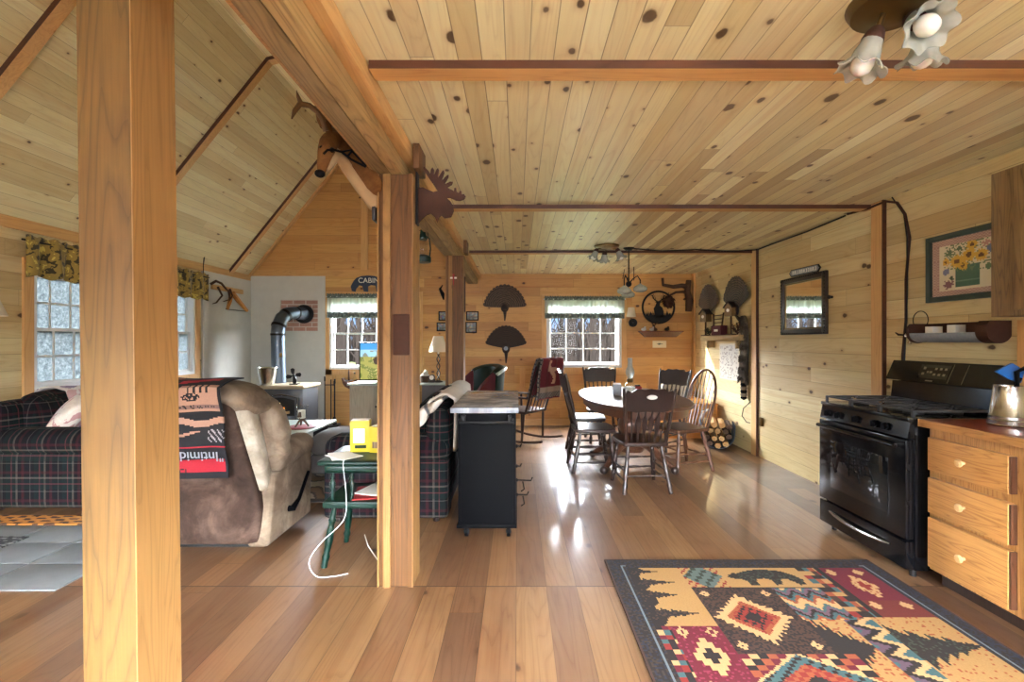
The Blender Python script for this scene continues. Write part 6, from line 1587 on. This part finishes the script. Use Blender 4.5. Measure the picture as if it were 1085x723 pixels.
# ---- far seats
t = thing('barrel_chair', 'round-backed maroon armchair draped in green and white behind the cart', 'armchair', (-.52, 6.15, 0), math.radians(122))
def barrel(r, z0, z1, a0=-120, a1=120, n=20, th=.09):
    mb = MB(); o_, i_ = [], []
    for k in range(n+1):
        a = math.radians(a0+(a1-a0)*k/n); zt = z1-.30*abs(a/2.1)**3
        o_.append(((r)*math.sin(a), -(r)*math.cos(a), zt)); i_.append(((r-th)*math.sin(a), -(r-th)*math.cos(a), zt))
    vs = []
    for k in range(n+1): vs += [(o_[k][0]*.9, o_[k][1]*.9, z0), o_[k], (o_[k][0]*.5+i_[k][0]*.5, o_[k][1]*.5+i_[k][1]*.5, o_[k][2]+.035), i_[k], (i_[k][0], i_[k][1], z0)]
    fs = [(k*5+j, k*5+(j+1) % 5, (k+1)*5+(j+1) % 5, (k+1)*5+j) for k in range(n) for j in range(5)]+[tuple(range(5)), tuple(n*5+j for j in reversed(range(5)))]
    return mb.add(vs, fs)
barrel(.34, .20, 1.00).build('barrel_back', M['maroonfab'], t, smooth=60)
MB().rbox((0, .02, .34), (.50, .50, .22), .06, 8, .02).build('seat_cushion', M['maroonfab'], t, smooth=70); MB().lathe([(0, 0), (.28, 0), (.29, .04), (.10, .06), (.10, .23), (0, .23)], n=24).build('swivel_base', M['darkwood'], t)
b_ = barrel(.365, .55, 1.015, -75, 75, 16, .13).build('green_throw', M['green'], None, (-.52, 6.15, 0), (0, 0, math.radians(122)), smooth=60); tag(b_, 'green throw with pale edge over the round-backed armchair', 'blanket')
mb = MB(); mb.tube([(.37*math.sin(a), -.37*math.cos(a), .99-.30*abs(a/2.1)**3+.02) for a in [math.radians(-75+150*k/16) for k in range(17)]], .022, 7); mb.build('pale_edge', M['tealtop'], b_)
t = thing('rocking_chair', 'wooden rocking chair behind the cart, its back covered by a maroon throw', 'rocking chair', (.08, 6.45, 0), math.radians(52))
for s in (-1, 1):
    MB().tube([(s*.24, -.48+.96*k/10, .028+.16*((k/10-.45)**2)*1.6) for k in range(11)], .017, 8).build('rocker', M['darkwood'], t)
    MB().tube([(s*.24, -.16, .03), (s*.22, -.18, .42)], .017, 8).build('leg', M['darkwood'], t); MB().tube([(s*.24, .20, .04), (s*.22, .20, .60)], .017, 8).build('leg', M['darkwood'], t)
    MB().tube([(s*.22, -.20, .40), (s*.23, -.36, .85), (s*.23, -.44, 1.09)], .017, 8).build('back_post', M['darkwood'], t)
    MB().box(s*.24-.03, s*.24+.03, -.28, .26, .60, .625, .008).build('armrest', M['darkwood'], t)
MB().box(-.25, .25, -.22, .25, .40, .435, .010).build('seat', M['darkwood'], t)
MB().tube([(-.23, -.44, 1.07), (.23, -.44, 1.07)], .022, 8).build('top_rail', M['darkwood'], t)
for k in range(5): MB().tube([(-.16+.08*k, -.21, .43), (-.16+.08*k, -.43, 1.06)], .008, 6).build('spindle', M['darkwood'], t)
def rk(u, v):
    x = -.27+.54*u
    if v < .47: a = v/.47; z = .62+.50*a; y = -.30-.15*a+.035
    elif v < .55: a = (v-.47)/.08; z = 1.12+.012*math.sin(PI*a); y = -.415-.08*a
    else: a = (v-.55)/.45; z = 1.12-.52*a; y = -.495+.10*a-.02*a
    return (x+.012*math.sin(v*15+u*3), y+.012*math.sin(u*19), z)
def rkc(u, v):
    a = (v*2.1) % 1; b = u
    if a < .08 or b < .08 or b > .92 or a > .94: return srgb(120, 112, 104) if (int(u*40)+int(v*60)) % 3 else srgb(50, 54, 62)
    if a > .82: return srgb(150, 132, 116)
    dx, dy = (b-.5), (a-.45)
    if abs(dx-.1*math.sin(dy*9)) < .06 and abs(dy) < .28: return srgb(196, 160, 136)
    if abs(dy+.05) < .06 and abs(dx) < .18: return srgb(196, 160, 136)
    return srgb(104, 30, 42)
o = paint_sheet('deer_print_throw', 40, 64, rk, rkc, M['knit'], None, (.08, 6.45, 0), (0, 0, math.radians(52)), solid=.02, smooth=70); tag(o, 'maroon throw with pale deer and patterned border on the rocking chair', 'blanket')

# ---- left wall driftwood piece, stray hook, floor lamp
t = thing('driftwood_rack', 'driftwood and antler wall rack high on the white corner board', 'wall rack', (XL+.031, 6.95, 2.02))
MB().box(0, .03, -.38, .36, .06, .13, .008).build('backboard', M['trim_y'], t)
mb = MB(); mb.tube([(.03, -.43, .12), (.09, -.40, .17), (.10, -.30, .15), (.08, -.15, .08), (.08, -.02, .03)], [.018, .018, .016, .012, .006], 8).tube([(.05, -.30, .10), (.10, -.28, -.02), (.08, -.38, -.13), (.05, -.42, -.15)], [.016, .013, .010, .004], 7).tube([(.05, -.05, .08), (.10, -.10, -.06), (.08, -.22, -.10)], [.015, .012, .005], 7).tube([(.04, .0, .1), (.1, -.04, .0), (.08, -.12, -.12)], [.014, .01, .004], 7)
mb.build('antlers', M['twig'], t)
MB().hexa([(.02, .02, .06), (.06, .02, .06), (.06, .06, .06), (.02, .06, .06), (.02, .0, .03), (.06, .0, .03), (.06, .04, .03), (.02, .04, .03)]).tube([(.04, .06, .05), (.05, .20, -.06), (.05, .42, -.19)], [.035, .035, .025], 6).tube([(.04, .04, .05), (.05, -.02, -.08), (.05, -.08, -.20)], [.03, .03, .022], 6).build('driftwood', M['orangebox'], t, smooth=0)
MB().tube([(.04, -.10, -.20), (.04, .40, -.20)], .006, 6).build('wire', M['iron'], t)
o = MB().tube([(XL+.03, 6.38, 2.56), (XL+.07, 6.38, 2.50), (XL+.05, 6.39, 2.38), (XL+.05, 6.40, 2.18)], [.016, .008, .005, .004], 7).build('wall_hook', M['iron'], None); tag(o, 'dark hook and cord on the wall above the stove-side gold valance', 'hook')
t = thing('floor_lamp', 'floor lamp with white shade at the left edge in front of the sofa arm', 'lamp', (-3.935, 3.42, 0))
MB().lathe([(0, 0), (.13, 0), (.13, .015), (.02, .035), (.012, .05), (.012, 1.58), (0, 1.58)], n=24).build('stand', M['iron'], t); MB().lathe([(.17, 1.54), (.09, 1.76), (.087, 1.76), (.167, 1.54)], n=30).build('lamp_shade', M['shade'], t); MB().ball((0, 0, 1.60), .03, 8).build('bulb', M['bulb'], t)
# ---- floor coverings of the living side
r_ = random.Random(12); xs = [-4.27, -3.86, -3.4, -2.95, -2.49]
yy = [2.545, 2.85, 3.15, 3.44]
t = thing('slate_floor_patch', 'patch of grey slate tiles in the floor at the lower left', 'floor tiles', (-3.38, 2.99, 0))
for i in range(4):
    for j in range(3): MB().box(xs[i]+3.38+.004, xs[i+1]+3.38-.004, yy[j]-2.99+.004, yy[j+1]-2.99-.004, .0005, .008+.001*((i+j) % 2), .002).build('tile', M['slate'], t)
o = paint_sheet('door_mat', 60, 24, lambda u, v: (-.44+.88*u, -.13+.26*v, .016), lambda u, v: srgb(30, 32, 36) if math.sin(u*40+3*math.sin(v*14))*math.sin(v*22+2*math.sin(u*18)) < .25 else srgb(122, 122, 120), M['rug'], None, (-3.78, 3.10, 0)); md = o.modifiers.new('Solid', 'SOLIDIFY'); md.thickness = .006; md.offset = -1; tag(o, 'dark scroll-pattern mat on the slate tiles at the left edge', 'mat')
o = paint_sheet('patterned_runner', 60, 14, lambda u, v: (-.62+1.24*u, -.09+.18*v, .010), lambda u, v: srgb(196, 132, 54) if math.sin(u*46)*math.sin(v*16+u*20) > -.2 else srgb(74, 44, 26), M['rug'], None, (-3.62, 3.55, 0)); md = o.modifiers.new('Solid', 'SOLIDIFY'); md.thickness = .008; md.offset = -1; tag(o, 'golden patterned runner along the foot of the left sofa arm', 'rug')
def lrc(u, v):
    n = math.sin(v*34+2.2*math.sin(u*9)+1.4*math.sin(u*23))
    if min(u, v, 1-u, 1-v) < .03: return srgb(70, 68, 70)
    return srgb(168, 160, 150) if n > .1 else (srgb(84, 78, 76) if n > -.6 else srgb(120, 100, 84))
o = paint_sheet('area_rug', 100, 120, lambda u, v: (-.62+1.24*u, -1.0+2.0*v, .012), lrc, M['rug'], None, (-2.12, 4.95, 0)); md = o.modifiers.new('Solid', 'SOLIDIFY'); md.thickness = .011; md.offset = -1; tag(o, 'grey striped area rug in the seating area before the stove', 'rug')
